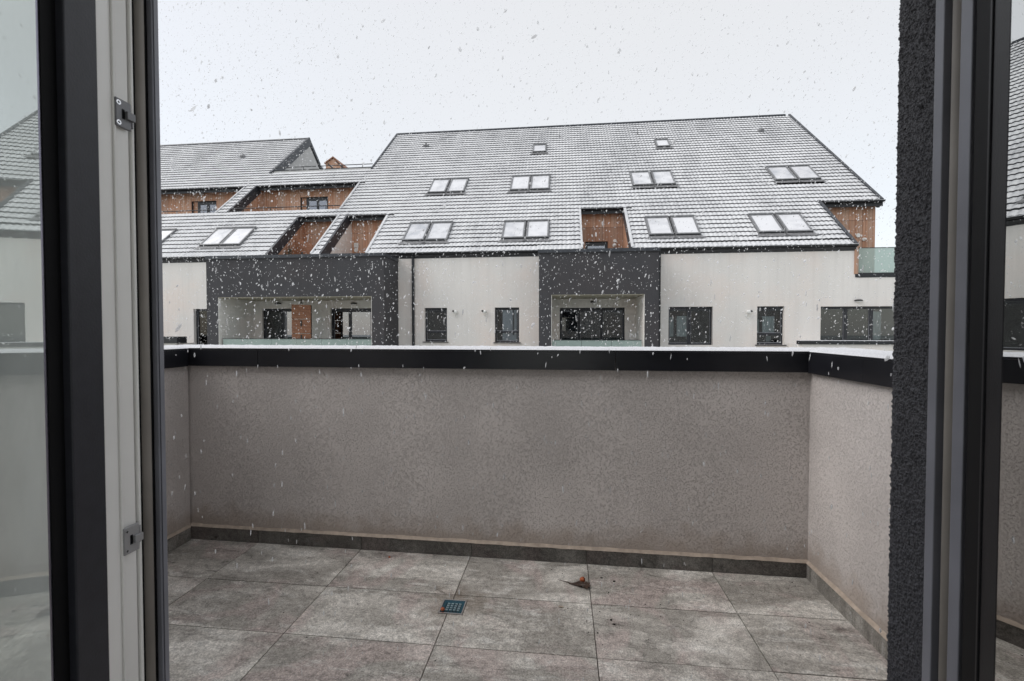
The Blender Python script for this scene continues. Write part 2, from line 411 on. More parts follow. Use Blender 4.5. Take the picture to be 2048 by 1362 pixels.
# ================================================================== APARTMENT BLOCK OPPOSITE
YF, ZE, PITCH = 18.0, 4.34, radians(42)
CP, SP = cos(PITCH), sin(PITCH)
YR = 28.3; SR = (YR - YF) / CP; ZR = ZE + (YR - YF) * tan(PITCH)
XL, XR = -30.0, 13.0
def rp(x, s, h): return (x, YF + s * CP - h * SP, ZE + s * SP + h * CP)
def s_of(y): return (y - YF) / CP
B = empty('apartment_block', (-6, YF, -6), 'long pale apartment block with snow dusted tile roof and timber clad terraces across the courtyard', 'building')

G = .33
def rows(y): return round(s_of(y) / G) * G
sB = rows(20.45); sA0 = rows(20.9); sA1 = rows(23.25); sT = rows(24.45)
HOLES = [  # x0,x1,s0,s1 cut out of the roof plane
    (.74, 2.65, -1, sB), (-9.98, -8.04, -1, sB), (-12.38, -10.43, -1, sB),
    (-16.45, -10.62, sA0, sA1), (XL - 1, -17.08, sA0, sA1),
    (-16.45, -10.50, sT, 99), (10.6, XR + 1, -1, sB)]
SKY = [(-6.70, -5.78, 18.6, 19.65), (-5.70, -4.78, 18.6, 19.65), (-2.50, -1.58, 18.6, 19.6), (-1.50, -.58, 18.6, 19.6),
       (3.40, 4.32, 18.6, 19.62), (4.42, 5.34, 18.6, 19.62), (7.50, 8.42, 18.6, 19.62), (8.53, 9.45, 18.6, 19.62),
       (-6.60, -5.72, 21.9, 22.98), (-5.64, -4.78, 21.9, 22.98), (-2.53, -1.62, 21.88, 23.0), (-1.56, -.65, 21.88, 23.0),
       (3.24, 4.16, 21.92, 22.98), (4.25, 5.17, 21.92, 22.98), (9.54, 10.45, 21.95, 22.98), (10.54, 11.45, 21.95, 22.98),
       (-1.67, -.94, 25.32, 26.04), (4.99, 5.68, 25.32, 26.0),
       (-15.95, -15.02, 18.58, 19.65), (-14.97, -14.04, 18.58, 19.65), (-19.95, -19.02, 18.58, 19.65), (-18.97, -18.04, 18.58, 19.65)]
SKS = [(a, b, s_of(c), s_of(d)) for a, b, c, d in SKY]
us = [XL, XR]; vs = [-.15, SR]
for h in HOLES: us += [min(max(h[0], XL), XR), min(max(h[1], XL), XR)]; vs += [min(max(h[2], -.15), SR), min(max(h[3], -.15), SR)]
inhole = lambda x, s: any(h[0] < x < h[1] and h[2] < s < h[3] for h in HOLES)
rb = slab(us, vs, lambda u, v: not inhole(u, v), -.02, -.24, rp)
ROOF = rb.build('roof', 'tile_edge', B, org=(0, YF, ZE))
# back slope of the roof
bk = MB(); bk.prism_x([(YR, ZR - .03), (YR + 10.3, ZE), (YR + 10.3, ZE - .25), (YR, ZR - .3)], -10.5, XR)
bk.prism_x([(YR, ZR - .03), (YR + 10.3, ZE), (YR + 10.3, ZE - .25), (YR, ZR - .3)], XL, -16.47)
bk.build('rear_slope', 'tile_edge', ROOF)

# ---- tiles: double roll, snow on top, bare dark nose
WV = .1725; TW = 2 * WV
def tile_geo(mb, x0, x1, s0, gauge, jit=0., hshift=0., mode='world'):
    n = max(2, int(round((x1 - x0) / WV * 4)))
    pt = rp if mode == 'world' else (lambda x, s, h: (x, s, h))
    def prof(x): return .021 * (.5 - .5 * cos(2 * pi * x / WV)) ** .8
    top = []; nose = []; head = []; lip = []
    for i in range(n + 1):
        x = x0 + (x1 - x0) * i / n; p = prof(x if mode == 'world' else x)
        sj = s0 + jit
        nose.append(pt(x, sj, p * .9 - .01)); lip.append(pt(x, sj + .002, .040 + p + hshift)); top.append(pt(x, sj + .016, .052 + p + hshift))
        head.append(pt(x, s0 + gauge + .03, .012 + p))
    k = n + 1; V = nose + lip + top + head
    for i in range(n):
        mb.add([nose[i], nose[i + 1], lip[i + 1], lip[i]], [(0, 1, 2, 3)], 1)
        mb.add([lip[i], lip[i + 1], top[i + 1], top[i]], [(0, 1, 2, 3)], 1)
        mb.add([top[i], top[i + 1], head[i + 1], head[i]], [(0, 1, 2, 3)], 0)
whole = []; field = MB()
nrow = int(SR / G)
for r in range(nrow):
    s0 = r * G - (.06 if r == 0 else 0); sm = r * G + G / 2
    blocks = [(h[0], h[1]) for h in HOLES if h[2] < sm < h[3]]
    for a, b, c, d in SKS:
        if c - .24 < sm < d + .05: blocks.append((a - .03, b + .03))
    ivs = [(XL, XR)]
    for a, b in blocks:
        nv = []
        for p, q in ivs:
            if b <= p or a >= q: nv.append((p, q)); continue
            if a > p: nv.append((p, a))
            if b < q: nv.append((b, q))
        ivs = nv
    for p, q in ivs:
        if q - p < .06: continue
        k0 = math.floor(p / TW); x = p
        while x < q - 1e-4:
            nx = min(q, (math.floor((x + 1e-4) / TW) + 1) * TW)
            if nx - x > .02:
                if nx - x > TW - 1e-3: whole.append((x, s0, G + (.06 if r == 0 else 0)))
                else: tile_geo(field, x, nx, s0, G, random.uniform(-.006, .006), random.uniform(-.003, .004))
            x = nx
cpos = Vector((0, 0, EYE))
def vis(t):
    p = Vector(rp(t[0] + TW / 2, t[1] + G / 2, 0)); d = (p - cpos)
    ang = atan2(p.x, p.y)
    if p.x < -13.6 or (-6.2 > p.x and t[1] < .2) : pen = 100
    else: pen = 0
    if -.95 < p.x < 3.5 and t[1] < .1: pen = 100
    if abs(ang) > .65: pen = 100
    return d.length + pen
whole.sort(key=vis)
variants = []
for k in range(4):
    mb = MB(); tile_geo(mb, 0, TW, 0, G, 0, (-.003, 0, .003, .005)[k], 'local'); variants.append(mb.mesh('roof_tile', ['tile', 'tile_edge']))
for i, (x, s, gg) in enumerate(whole):
    if i < 300:
        o = bpy.data.objects.new('roof_tile', variants[i % 4]); col.objects.link(o); o.parent = ROOF
        p = Vector(rp(x, s + random.uniform(-.006, .006), 0)); o.location = p - WORLD[ROOF.name]; o.rotation_euler = (PITCH, 0, 0)
    else: tile_geo(field, x, x + TW, s, gg, random.uniform(-.006, .006), random.uniform(-.003, .004))
tag(field.build('tile_field', ['tile', 'tile_edge'], ROOF), kind='stuff')

# ---- ridge caps
def slope_bar(mb, x0, x1, s0, s1, h0, h1, mi=0):
    P = [rp(x0, s0, h0), rp(x1, s0, h0), rp(x1, s1, h0), rp(x0, s1, h0), rp(x0, s0, h1), rp(x1, s0, h1), rp(x1, s1, h1), rp(x0, s1, h1)]
    mb.add(P, [(0, 3, 2, 1), (4, 5, 6, 7), (0, 1, 5, 4), (1, 2, 6, 5), (2, 3, 7, 6), (3, 0, 4, 7)], mi)
for (a, b) in ((XL, -16.45), (-10.5, XR - .2)):
    mb = MB(); x = a
    while x < b:
        mb.tube((x, YR, ZR + .03), (min(x + .38, b), YR, ZR + .035), .10, 8, .092); x += .38
    mb.build('ridge_cap', 'verge', ROOF)
# ---- metal verges and gutters
def verge(x0, x1, s0, s1, hi=.10, lo=-.3, mats='verge'):
    mb = MB(); slope_bar(mb, x0, x1, s0, s1, lo, hi); return mb.build('verge', mats, ROOF)
verge(12.97, 13.08, sB - .05, SR + .05)
verge(10.55, 10.66, -.1, sB)
verge(-10.56, -10.47, sT, SR + .05)
verge(-16.52, -16.40, sT - .1, SR + .06, .12, -.32)
verge(.70, .78, 0, sB, .085, .0, 'tile'); verge(2.61, 2.72, 0, sB, .085, .0, 'tile')
mb = MB(); slope_bar(mb, 2.60, 2.64, 0, sB, -.3, .06); mb.build('verge', 'verge', ROOF)
for x in (-9.99, -12.39): 
    mb = MB(); slope_bar(mb, x - .07, x + .03, 0, sB + .02, -.34, .085); mb.build('verge', 'verge', ROOF)
verge(-8.08, -7.98, 0, sB, .08, -.2, 'tile'); verge(-10.47, -10.40, 0, sB, .08, -.2, 'tile')
mb = MB(); slope_bar(mb, -16.49, -16.40, sA0, sA1, -.36, .085); mb.build('verge', 'verge', ROOF)
verge(-10.66, -10.57, sA0, sA1, .085, -.2, 'tile'); verge(-17.12, -17.05, sA0, sA1, .085, -.2, 'tile')
# rear verge of the left gable
mb = MB(); mb.prism_x([(YR, ZR + .1), (YR + 4, ZR + .1 - 3.6), (YR + 4, ZR - .15 - 3.6), (YR, ZR - .15)], -16.5, -16.42); mb.build('verge', 'verge', ROOF)
def gutter(x0, x1, s, name='gutter'):
    c = Vector(rp(0, s, -.02)); y, z = c.y - .02, c.z
    mb = MB(); n = 8; R_ = .075
    prev = None
    poly = [(y - R_ + R_ * cos(pi + pi * i / n), z + .01 + R_ * sin(pi + pi * i / n)) for i in range(n + 1)]
    poly2 = [(y - R_ + (R_ - .01) * cos(pi + pi * i / n), z + .01 + (R_ - .01) * sin(pi + pi * i / n)) for i in range(n, -1, -1)]
    mb.prism_x(poly + poly2, x0, x1, 0)
    mb.box(x0, x1, y - 2 * R_ - .004, y - 2 * R_ + .012, z + .008, z + .022, 1)     # thin line of snow on the bead
    mb.box(x0, x1, y + .01, y + .05, z - .21, z + .0, 0)                           # fascia board
    return mb.build(name, ['gutter', 'snow'], B)
gutter(XL, -13.95, -.02); gutter(-6.6, -.86, -.02); gutter(3.42, 10.66, -.02)
gutter(.72, 2.96, sB - .02); gutter(-10.0, -7.7, sB - .02); gutter(10.75, 13.1, sB - .02)
gutter(-12.36, -10.45, sB - .02)
gutter(-16.45, -10.3, sA1 - .02); gutter(XL, -17.0, sA1 - .02)
for x, s in ((2.96, sB), (-7.7, sB), (10.72, sB), (-10.35, sA1)):
    pass

# ---- skylights
for (a, b, s0, s1) in SKS:
    mb = MB(); fw = .06
    for (u0, u1, v0, v1) in ((a, a + fw, s0, s1), (b - fw, b, s0, s1), (a + fw, b - fw, s0, s0 + fw * 1.2), (a + fw, b - fw, s1 - fw, s1)):
        slope_bar(mb, u0, u1, v0, v1, -.02, .13)
    slope_bar(mb, a - .015, b + .015, s1 - .02, s1 + .06, .0, .16)
    sk = mb.build('skylight', 'sky_frame', B)
    mb = MB(); slope_bar(mb, a + fw, b - fw, s0 + fw * 1.2, s1 - fw, .03, .105); mb.build('pane', 'sky_pane', sk)
    mb = MB(); slope_bar(mb, a + .01, b - .01, s0 - .03, s0 + .0, .0, .10); mb.build('sill', 'gutter', sk)
    mb = MB(); k = .16
    P = [rp(a - k, s0 - .25, .075), rp(b + k, s0 - .25, .075), rp(b + .01, s0 - .01, .07), rp(a - .01, s0 - .01, .07)]
    mb.add(P, [(0, 1, 2, 3)]); slope_bar(mb, a - .03, a, s0 - .02, s1 + .05, 0, .075); slope_bar(mb, b, b + .03, s0 - .02, s1 + .05, 0, .075)
    mb.build('flashing', 'lead', sk)
# ---- roof vents and aerial stubs
for x, y in ((-8.1, 26.6), (10.74, 26.55), (-19.6, 26.3), (-.2, 26.9), (4.2, 26.8)):
    p = rp(x, s_of(y), .07); mb = MB()
    if x in (-8.1, 10.74, -19.6): mb.ball(p, .16, 10, 6, (1.2, 1, .6)); mb.tube(p, (p[0], p[1], p[2] + .16), .06, 8)
    else: mb.tube(p, (p[0], p[1], p[2] + .3), .025, 6)
    mb.build('roof_vent', 'lead', B, smooth=True)

# ---- facade wall with window openings
WINS = [(-5.59, -4.65, .73, 2.10), (-2.70, -1.72, .71, 2.10), (4.03, 5.66, .63, 2.09), (7.25, 8.22, .65, 2.09), (9.48, 13.2, .30, 2.07), (-15.83, -14.5, .30, 2.11)]
RECESS = [(-13.48, -7.14, -.1, 2.50), (-.44, 2.90, -.1, 2.49)]
ZT = 4.28
TX = 10.62
fw = wall(XL, 10.70, -6, ZT - .06, YF, YF + .3, WINS + RECESS)
wall(10.70, 16, -6, 3.12, YF, YF + .3, WINS, fw)
# body behind: ends, rear
fw.box(XL, 13.0, 38.2, 38.5, -6, ZE - .1)
fw.prism_x([(YF + .3, -6), (38.2, -6), (38.2, ZE - .3), (YR, ZR - .4), (23.3, 8.8), (20.9, 6.3), (20.9, 3.1), (YF + .3, 3.1)], 12.7, 12.95)
fw.prism_x([(YF + .3, -6), (38.2, -6), (38.2, ZE - .3), (YR, ZR - .4), (YF + .3, ZE - .3)], XL, XL + .3)
fw.build('wall', 'facade', B)
# left gable wall above the roof terrace, and the hidden one opposite
mb = MB(); mb.prism_x([(22.5, 8.1), (34, 8.1), (34, ZR - 5.6), (YR, ZR - .28)], -16.62, -16.48); mb.build('gable_wall', 'far_white', B)
mb = MB(); mb.prism_x([(22.5, 8.1), (34, 8.1), (34, ZR - 5.6), (YR, ZR - .28)], -10.44, -10.3); mb.build('gable_wall', 'far_white', B)
# terrace floors
mb = MB(); mb.box(XL, 15.9, YF + .3, 21.1, 3.0, 3.18); mb.build('terrace_floor', 'lead', B)
mb = MB(); mb.box(XL, -10.62, 20.95, 23.8, 6.25, 6.45); mb.build('terrace_floor', 'lead', B)
mb = MB(); mb.box(-16.47, -10.45, 24.62, 34, 9.55, 9.7); mb.build('terrace_floor', 'lead', B)
mb = MB(); mb.box(-16.45, -10.53, 24.50, 24.60, 9.6, 10.24); mb.build('terrace_parapet', 'far_white', B)
mb = MB(); mb.box(10.64, 15.9, YF - .02, YF + .3, 3.13, 3.29); mb.build('terrace_edge', 'gutter', B)

# ---- timber clad walls made of panels
def clad(x0, x1, z0, z1, y, xj, zj, holes=(), name='timber_wall'):
    bk = wall(x0, x1, z0, z1, y + .02, y + .14, holes); o = bk.build(name, 'tile_edge', B)
    xs_ = [x0] + [j for j in xj if x0 < j < x1] + [x1]; zs_ = [z0] + [j for j in zj if z0 < j < z1] + [z1]
    for i in range(len(xs_) - 1):
        for j in range(len(zs_) - 1):
            a, b, c, d = xs_[i] + .006, xs_[i + 1] - .006, zs_[j] + .006, zs_[j + 1] - .006
            if any(h[0] <= a and b <= h[1] and h[2] <= c and d <= h[3] for h in holes): continue
            hh = [(h[0] - .001, h[1] + .001, h[2], h[3]) for h in holes]
            wall(a, b, c, d, y, y + .018, hh).build('timber_panel', 'timber', o)
    return o
def cheek(x0, x1, ys, ye, z0, mats, name='timber_cheek'):      # side wall of a roof cut-out, under the slope
    zt = lambda y: ZE + (y - YF) * tan(PITCH) - .12
    mb = MB(); mb.prism_x([(ys, z0), (ye, z0), (ye, zt(ye)), (ys, max(z0 + .01, zt(ys)))], x0, x1); return mb.build(name, mats, B)
YB = 20.80; ZB = 3.18
ztop = ZE + (YB - YF) * tan(PITCH) - .3
clad(.72, 2.65, ZB, ztop, YB, (1.75,), (5.80,), [(1.0, 1.99, ZB, 5.17)])
cheek(2.65, 2.75, YF + .02, YB, ZB, 'timber'); cheek(.62, .72, YF + .02, YB, ZB, 'timber')
clad(-9.99, -8.04, ZB, ztop, YB, (-8.75,), (5.8,), [(-8.75, -8.04, ZB, 5.17)])
cheek(-10.10, -9.99, YF + .02, YB, ZB, 'facade', 'plaster_cheek'); cheek(-8.04, -7.94, YF + .02, YB, ZB, 'timber')
clad(-12.39, -10.43, ZB, ztop, YB, (-11.7,), (5.80,))
cheek(-12.50, -12.39, YF + .02, YB, ZB, 'timber'); cheek(-10.43, -10.33, YF + .02, YB, ZB, 'timber')
clad(10.3, 13.05, ZB, ztop, YB, (12.55,), (5.83,))
cheek(10.66, 10.76, YF + .02, YB, ZB, 'timber')
mb = MB(); mb.box(10.60, 10.72, YF - .03, YF - .005, 3.25, 4.15); mb.build('timber_trim', 'timber', B)
YA = 23.60; zta = ZE + (YA - YF) * tan(PITCH) - .3
WA = [(-20.77, -19.25, 6.45, 8.43), (-14.27, -12.69, 6.45, 8.45)]
clad(XL, -17.08, 6.451, zta, YA, (-27, -24, -22.2, -20.77, -19.25, -18.2), (), [WA[0]])
cheek(-17.08, -16.98, 20.9, YA, 6.3, 'timber')
clad(-16.45, -10.62, 6.451, zta, YA, (-15.3, -14.27, -12.69, -11.7, -11.0), (), [WA[1]])
cheek(-16.56, -16.45, 20.9, YA, 6.3, 'timber'); cheek(-10.62, -10.52, 20.9, YA, 6.3, 'timber')
# closing walls under the roof so no daylight leaks
mb = MB(); mb.box(XL, XR - .3, YB + .3, YB + .4, -6, 6.2); mb.build('inner_wall', 'dark_fill', B)

# ---- window units
def window(x0, x1, z0, z1, y, vm=(), hm=(), frame='win_frame', glass='win_glass', fwid=.06, sill=True, inner=None, light=None, room=True):
    mb = MB()
    mb.box(x0, x0 + fwid, y, y + .07, z0, z1); mb.box(x1 - fwid, x1, y, y + .07, z0, z1)
    mb.box(x0 + fwid, x1 - fwid, y, y + .07, z0, z0 + fwid); mb.box(x0 + fwid, x1 - fwid, y, y + .07, z1 - fwid * 1.4, z1)
    o = mb.build('window', frame, B)
    xs_ = [x0 + fwid] + list(vm) + [x1 - fwid]; zs_ = [z0 + fwid] + list(hm) + [z1 - fwid * 1.4]
    if vm or hm:
        mb = MB()
        for v in vm: mb.box(v - .055, v + .055, y - .012, y + .06, z0 + fwid, z1 - fwid * 1.4)
        for h in hm:
            for i in range(len(xs_) - 1): mb.box(xs_[i] + (.056 if i else 0), xs_[i + 1] - (.056 if i < len(xs_) - 2 else 0), y - .012, y + .06, h - .035, h + .035)
        mb.build('mullion', frame, o)
    mb = MB()
    for i in range(len(xs_) - 1):                       # slim pale glazing lines on each sash
        for j in range(len(zs_) - 1):
            a = xs_[i] + (.06 if i else .004); b = xs_[i + 1] - (.06 if i < len(xs_) - 2 else .004)
            c = zs_[j] + (.04 if j else .004); d = zs_[j + 1] - (.04 if j < len(zs_) - 2 else .004)
            gl = MB(); gl.box(a, b, y + .035, y + .045, c, d)
            gm = glass[(i + j * (len(xs_) - 1)) % len(glass)] if isinstance(glass, (list, tuple)) else glass
            gl.build('pane', gm, o)
            mb.box(a, a + .009, y + .02, y + .034, c, d); mb.box(b - .009, b, y + .02, y + .034, c, d); mb.box(a + .009, b - .009, y + .02, y + .034, c, c + .018)
    mb.build('glazing_bead', 'bead', o)
    if sill:
        mb = MB(); mb.box(x0 - .06, x1 + .06, y - .2, y + .02, z0 - .035, z0 - .002); mb.build('sill', 'gutter', o)
    if room:
        mb = MB(); mb.box(x0 - .4, x1 + .4, y + 1.7, y + 1.75, z0 - .3, z1 + .2); mb.build('room_backdrop', 'dark_fill', o)  # near-black sheet standing in for the shade of the unlit room
    return o
YW = YF + .14
w1 = window(-5.59, -4.65, .73, 2.10, YW, (), (1.12,), glass='win_glass')
w2 = window(-2.70, -1.72, .71, 2.10, YW, (), (1.12,), glass='win_glass')
mb = MB(); mb.box(-2.42, -1.85, YW + .12, YW + .13, .75, 2.0); mb.build('blind', 'blind', w2)
mb = MB(); mb.prism_x([(YW + .08, 1.0), (YW + .1, 1.0), (YW + .1, 2.0), (YW + .08, 2.0)], -2.0, -1.95); mb.build('curtain_edge', 'dark_fill', w2)
w3 = window(4.03, 5.66, .63, 2.09, YW, (4.83,), (), glass='win_glass', sill=False)
def curtain(o, x0, x1, z0, z1, y):
    mb = MB(); n = 26
    P = [(x0 + (x1 - x0) * i / n, y + .025 * sin(i * 1.9) + .01 * sin(i * .7)) for i in range(n + 1)]
    for i in range(n):
        (a, ya), (b, yb) = P[i], P[i + 1]
        mb.add([(a, ya, z0), (b, yb, z0), (b, yb, z1), (a, ya, z1), (a, ya + .006, z0), (b, yb + .006, z0), (b, yb + .006, z1), (a, ya + .006, z1)], [(0, 1, 2, 3), (7, 6, 5, 4)])
    mb.build('curtain', 'curtain', o)
curtain(w3, 4.05, 4.27, .95, 1.70, YW + .14); curtain(w3, 4.40, 4.76, .95, 1.74, YW + .14)
w4 = window(7.25, 8.22, .65, 2.09, YW, (), (1.05,), glass='win_glass')
curtain(w4, 7.28, 7.42, 1.1, 1.6, YW + .16); curtain(w4, 7.56, 7.98, 1.1, 1.72, YW + .16); curtain(w4, 7.7, 7.86, .75, .98, YW + .16)
w5 = window(9.48, 13.2, .30, 2.07, YW, (10.42, 11.30, 12.2), (), glass='win_glass', sill=False)
curtain(w5, 11.45, 11.80, .5, 1.9, YW + .3)
w6 = window(-15.83, -14.5, .30, 2.11, YW, (-15.2,), (), glass=['win_glass'], sill=False)
# recessed door walls
YD = 18.6
LD = [(-13.09, -11.40, -.1, 2.13), (-9.93, -8.02, -.1, 2.13)]; RD = [(-.12, 2.47, -.1, 2.10)]
wall(-13.9, -6.9, -.1, 2.6, YD, YD + .2, LD).build('recess_wall', 'recess_wall', B); wall(-.85, 3.3, -.1, 2.6, YD, YD + .2, RD).build('recess_wall', 'recess_wall', B)
window(-13.09, -11.40, -.1, 2.13, YD + .1, (-12.22,), (), glass=['win_glass', 'win_mirror'], sill=False, fwid=.09)
d1 = window(-9.93, -8.02, -.1, 2.13, YD + .1, (-9.10,), (), glass=['win_mirror', 'win_mirror'], sill=False, fwid=.11)
window(-.12, 2.47, -.1, 2.10, YD + .1, (.66, 1.56), (), glass='win_glass', sill=False, fwid=.08)
window(1.0, 1.99, ZB, 5.14, YB + .08, (), (), glass='win_mirror', sill=False, fwid=.10, room=False)
window(-8.745, -8.045, ZB, 5.165, YB + .08, (), (), glass='win_glass', sill=False, fwid=.10, room=False)
for a, b, c, d in WA: window(a + .28, b, c, d, YA + .12, ((a + b + .28) / 2,), (), glass='win_mirror', sill=False, fwid=.12, room=False)
for a, b, c, d in WA:
    mb = MB(); mb.box(a, a + .28, YA + .14, YA + .16, c, d); mb.build('timber_reveal', 'timber', B)

# ---- projecting balcony boxes
def boxy(x0, x1, hx0, hx1, hz):
    YB0 = 16.5
    o = wall(x0, x1, -.5, 3.98, YB0, YB0 + .16, [(hx0, hx1, -.1, hz)])
    o.box(x0, x0 + .16, YB0 + .16, YF - .002, 2.75, 3.98); o.box(x1 - .16, x1, YB0 + .16, YF - .002, 2.75, 3.98)
    o.box(x0, x0 + .10, YB0 + .16, YF - .002, -.5, 2.75); o.box(x1 - .10, x1, YB0 + .16, YF - .002, -.5, 2.75)
    bx = o.build('balcony_box', 'facade_dark', B)
    mb = MB()   # pale lining: side returns, soffit
    for (a, b, a2, b2) in ((x0 + .101, hx0, hx0, hx0 + .015), (hx1, x1 - .101, hx1 - .015, hx1)):
        mb = MB(); mb.box(a, b, YB0 + .17, YD - .002, -.1, 2.74); mb.box(a2, b2, YB0 + .005, YB0 + .17, -.1, hz - .016); mb.build('recess_lining', 'recess_wall', bx)
    mb = MB(); mb.box(hx0, hx1, YB0 + .006, YD - .002, hz - .015, hz + .2); mb.build('soffit', 'soffit', bx)
    mb = MB(); mb.box(x0 + .1, x1 - .1, YB0 + .02, YD - .01, -.35, -.1); mb.box(x0 + .16, x1 - .16, YB0 + .16, YF, 3.0, 3.18); mb.build('slab', 'lead', bx)
    mb = MB(); mb.box(x0 - .03, x1 + .03, YB0 - .03, YB0 + .20, 3.98, 4.10); mb.box(x0 - .03, x0 + .20, YB0 + .20, YF - .03, 3.98, 4.10); mb.box(x1 - .20, x1 + .03, YB0 + .20, YF - .03, 3.98, 4.10)
    mb.build('coping', 'verge', bx)
    mb = MB(); mb.box(x0 - .05, x1 + .05, YB0 - .045, YB0 - .031, 3.965, 3.985); mb.build('drip_edge', 'gutter', bx)
    return bx
bL = boxy(-13.94, -6.68, -13.45, -7.17, 2.48); bR = boxy(-.86, 3.36, -.41, 2.87, 2.47)
def glass_rail(x0, x1, y, z0, z1, n, par):
    wd = (x1 - x0) / n
    for i in range(n):
        mb = MB(); mb.box(x0 + i * wd + .006, x0 + (i + 1) * wd - .006, y, y + .016, z0, z1); mb.build('glass_panel', 'rail_glass', par)
    mb = MB(); mb.box(x0, x1, y - .01, y + .03, z1 + .001, z1 + .02); mb.build('top_rail', 'gutter', par)
glass_rail(-13.35, -7.19, 16.60, -.05, .85, 6, bL); glass_rail(-.39, 2.80, 16.60, -.05, .83, 3, bR)
glass_rail(10.74, 15.8, YF + .06, 3.29, 4.20, 4, B)
# copings of the bays in front of the low windows
mb = MB(); mb.box(8.29, 15.9, 16.95, 17.25, .70, .82); o = mb.build('bay_coping', 'gutter', B)
mb = MB(); mb.box(8.30, 15.9, 16.96, 17.24, .821, .84); mb.build('snow_layer', 'snow', o)
mb = MB(); mb.box(8.36, 15.9, 17.0, 17.99, -6, .699); mb.build('bay_wall', 'facade', B)
mb = MB(); mb.prism_x([(16.9, .66), (17.4, .66), (17.4, .93), (16.9, .93)], -20, -15.62); mb.build('bay_coping', 'gutter', B)
mb = MB(); mb.box(-20, -15.75, 17.0, 17.99, -6, .659); mb.build('bay_wall', 'facade', B)
# downpipes
for x, z1 in ((-6.03, 4.2), (3.66, 4.2)):
    mb = MB(); mb.tube((x, YF - .08, -6), (x, YF - .08, z1 - .12), .055, 10); mb.tube((x, YF - .08, z1 - .12), (x, YF - .12, z1), .055, 10)
    for z in (.3, 2.2, 3.6): mb.tube((x, YF - .08, z), (x, YF - .08, z + .04), .066, 10)
    mb.build('downpipe', 'gutter', B, smooth=False)
# thin terrace rails
def rail(x0, x1, y, z0, z1, posts, name='terrace_rail'):
    mb = MB(); mb.tube((x0, y, z1), (x1, y, z1), .022, 6)
    n = max(2, posts)
    for i in range(n):
        x = x0 + (x1 - x0) * (i + .5) / n; mb.tube((x, y, z0), (x, y, z1), .018, 6)
    mb.box(x0, x1, y - .03, y + .05, z0 - .04, z0 + .02)
    mb.build(name, 'gutter', B)
rail(-30, -17.12, 20.98, 6.95, 7.17, 9); rail(-16.40, -10.66, 20.98, 6.95, 7.20, 4); rail(-16.40, -10.55, 24.55, 10.28, 10.46, 5)

# ================================================================== THINGS ON THE OPPOSITE FACADE
def spot(x, z, side, label):
    t = empty('wall_spotlight', (x, YF, z), label, 'wall lamp', 'white wall spotlights between the windows')
    mb = MB(); mb.tube((x, YF - .001, z), (x, YF - .03, z), .05, 14); mb.build('mounting_plate', 'lamp_white', t)
    mb = MB(); mb.ball((x + side * .01, YF - .10, z), .078, 14, 10, (1.15, 1, 1)); mb.tube((x, YF - .03, z), (x, YF - .06, z), .02, 8)
    mb.build('lamp_head', 'lamp_white', t, smooth=True)
    mb = MB(); mb.tube((x + side * .06, YF - .13, z + .02), (x + side * .115, YF - .165, z + .035), .042, 12, .036); mb.build('lens', 'lamp_dark', t)
    mb = MB(); n = 14
    for i in range(n):
        a, b = 2 * pi * i / n, 2 * pi * (i + 1) / n
        mb.tube((x + .055 * cos(a), YF - .02, z - .17 + .055 * sin(a)), (x + .055 * cos(b), YF - .02, z - .17 + .055 * sin(b)), .010, 5)
    mb.build('ring', 'lamp_white', t)
spot(-4.27, 1.93, -1, 'white spotlight just right of the narrow window beside the downpipe')
spot(-3.08, 1.93, -1, 'white spotlight just left of the second narrow window with the pale blind')
spot(6.91, 1.88, 1, 'white spotlight turned right between the two curtained windows')
def bulkhead(x, y, z, label, dark='lamp_dark', group='oval bulkhead lamps above doors'):
    t = empty('bulkhead_lamp', (x, y, z), label, 'wall lamp', group)
    mb = MB(); mb.ball((x, y - .06, z + .02), .1, 12, 6, (1.5, .9, .45)); mb.build('hood', dark, t, smooth=True)
    mb = MB(); mb.ball((x + .01, y - .07, z - .015), .08, 12, 6, (1.4, .8, .35)); mb.build('shade', 'lamp_white', t, smooth=True)
bulkhead(10.74, YF, 2.26, 'oval lamp with dark hood above the wide window on the right')
bulkhead(-12.29, YD, 2.33, 'oval lamp above the left door of the wide balcony', group='lamps inside the balcony recesses')
bulkhead(-8.85, YD, 2.31, 'oval lamp above the right door of the wide balcony', group='lamps inside the balcony recesses')
bulkhead(1.24, YD, 2.31, 'oval lamp above the dark glass door of the narrower balcony', group='lamps inside the balcony recesses')
bulkhead(-20.09, YA, 8.77, 'small lamp over the leftmost upper terrace window on timber', 'lamp_white')
bulkhead(-13.55, YA, 8.78, 'small lamp over the upper terrace window right of the tiled strip', 'lamp_white')
def discs(pts, label, y=YB):
    t = empty('timber_wall_lamp', (pts[0][0], y, pts[0][1]), label, 'wall lamp', 'white disc lamps on the timber walls')
    for i, (x, z, r) in enumerate(pts):
        mb = MB(); mb.tube((x, y, z), (x, y - .05, z), r, 16); mb.build('disc', 'lamp_white', t)
        if i: mb = MB(); mb.ball((x + .02, y - .09, z), r * .75, 12, 8); mb.build('lamp_head', 'lamp_white', t, smooth=True)
discs([(2.30, 5.18, .075), (2.29, 4.98, .09)], 'two white discs on the timber wall of the narrow roof niche')
discs([(12.37, 5.19, .085), (12.60, 5.02, .07)], 'two white discs on the timber wall at the far right terrace')
t = empty('timber_wall_lamp', (-9.77, YB, 5.0), 'white box with round lamp on timber beside the plaster cheek', 'wall lamp', 'white disc lamps on the timber walls')
mb = MB(); mb.box(-9.88, -9.66, YB - .05, YB, 5.12, 5.34); mb.build('box', 'lamp_white', t, bevel=.01)
mb = MB(); mb.tube((-9.77, YB, 5.0), (-9.77, YB - .06, 5.0), .10, 16); mb.build('disc', 'lamp_white', t)
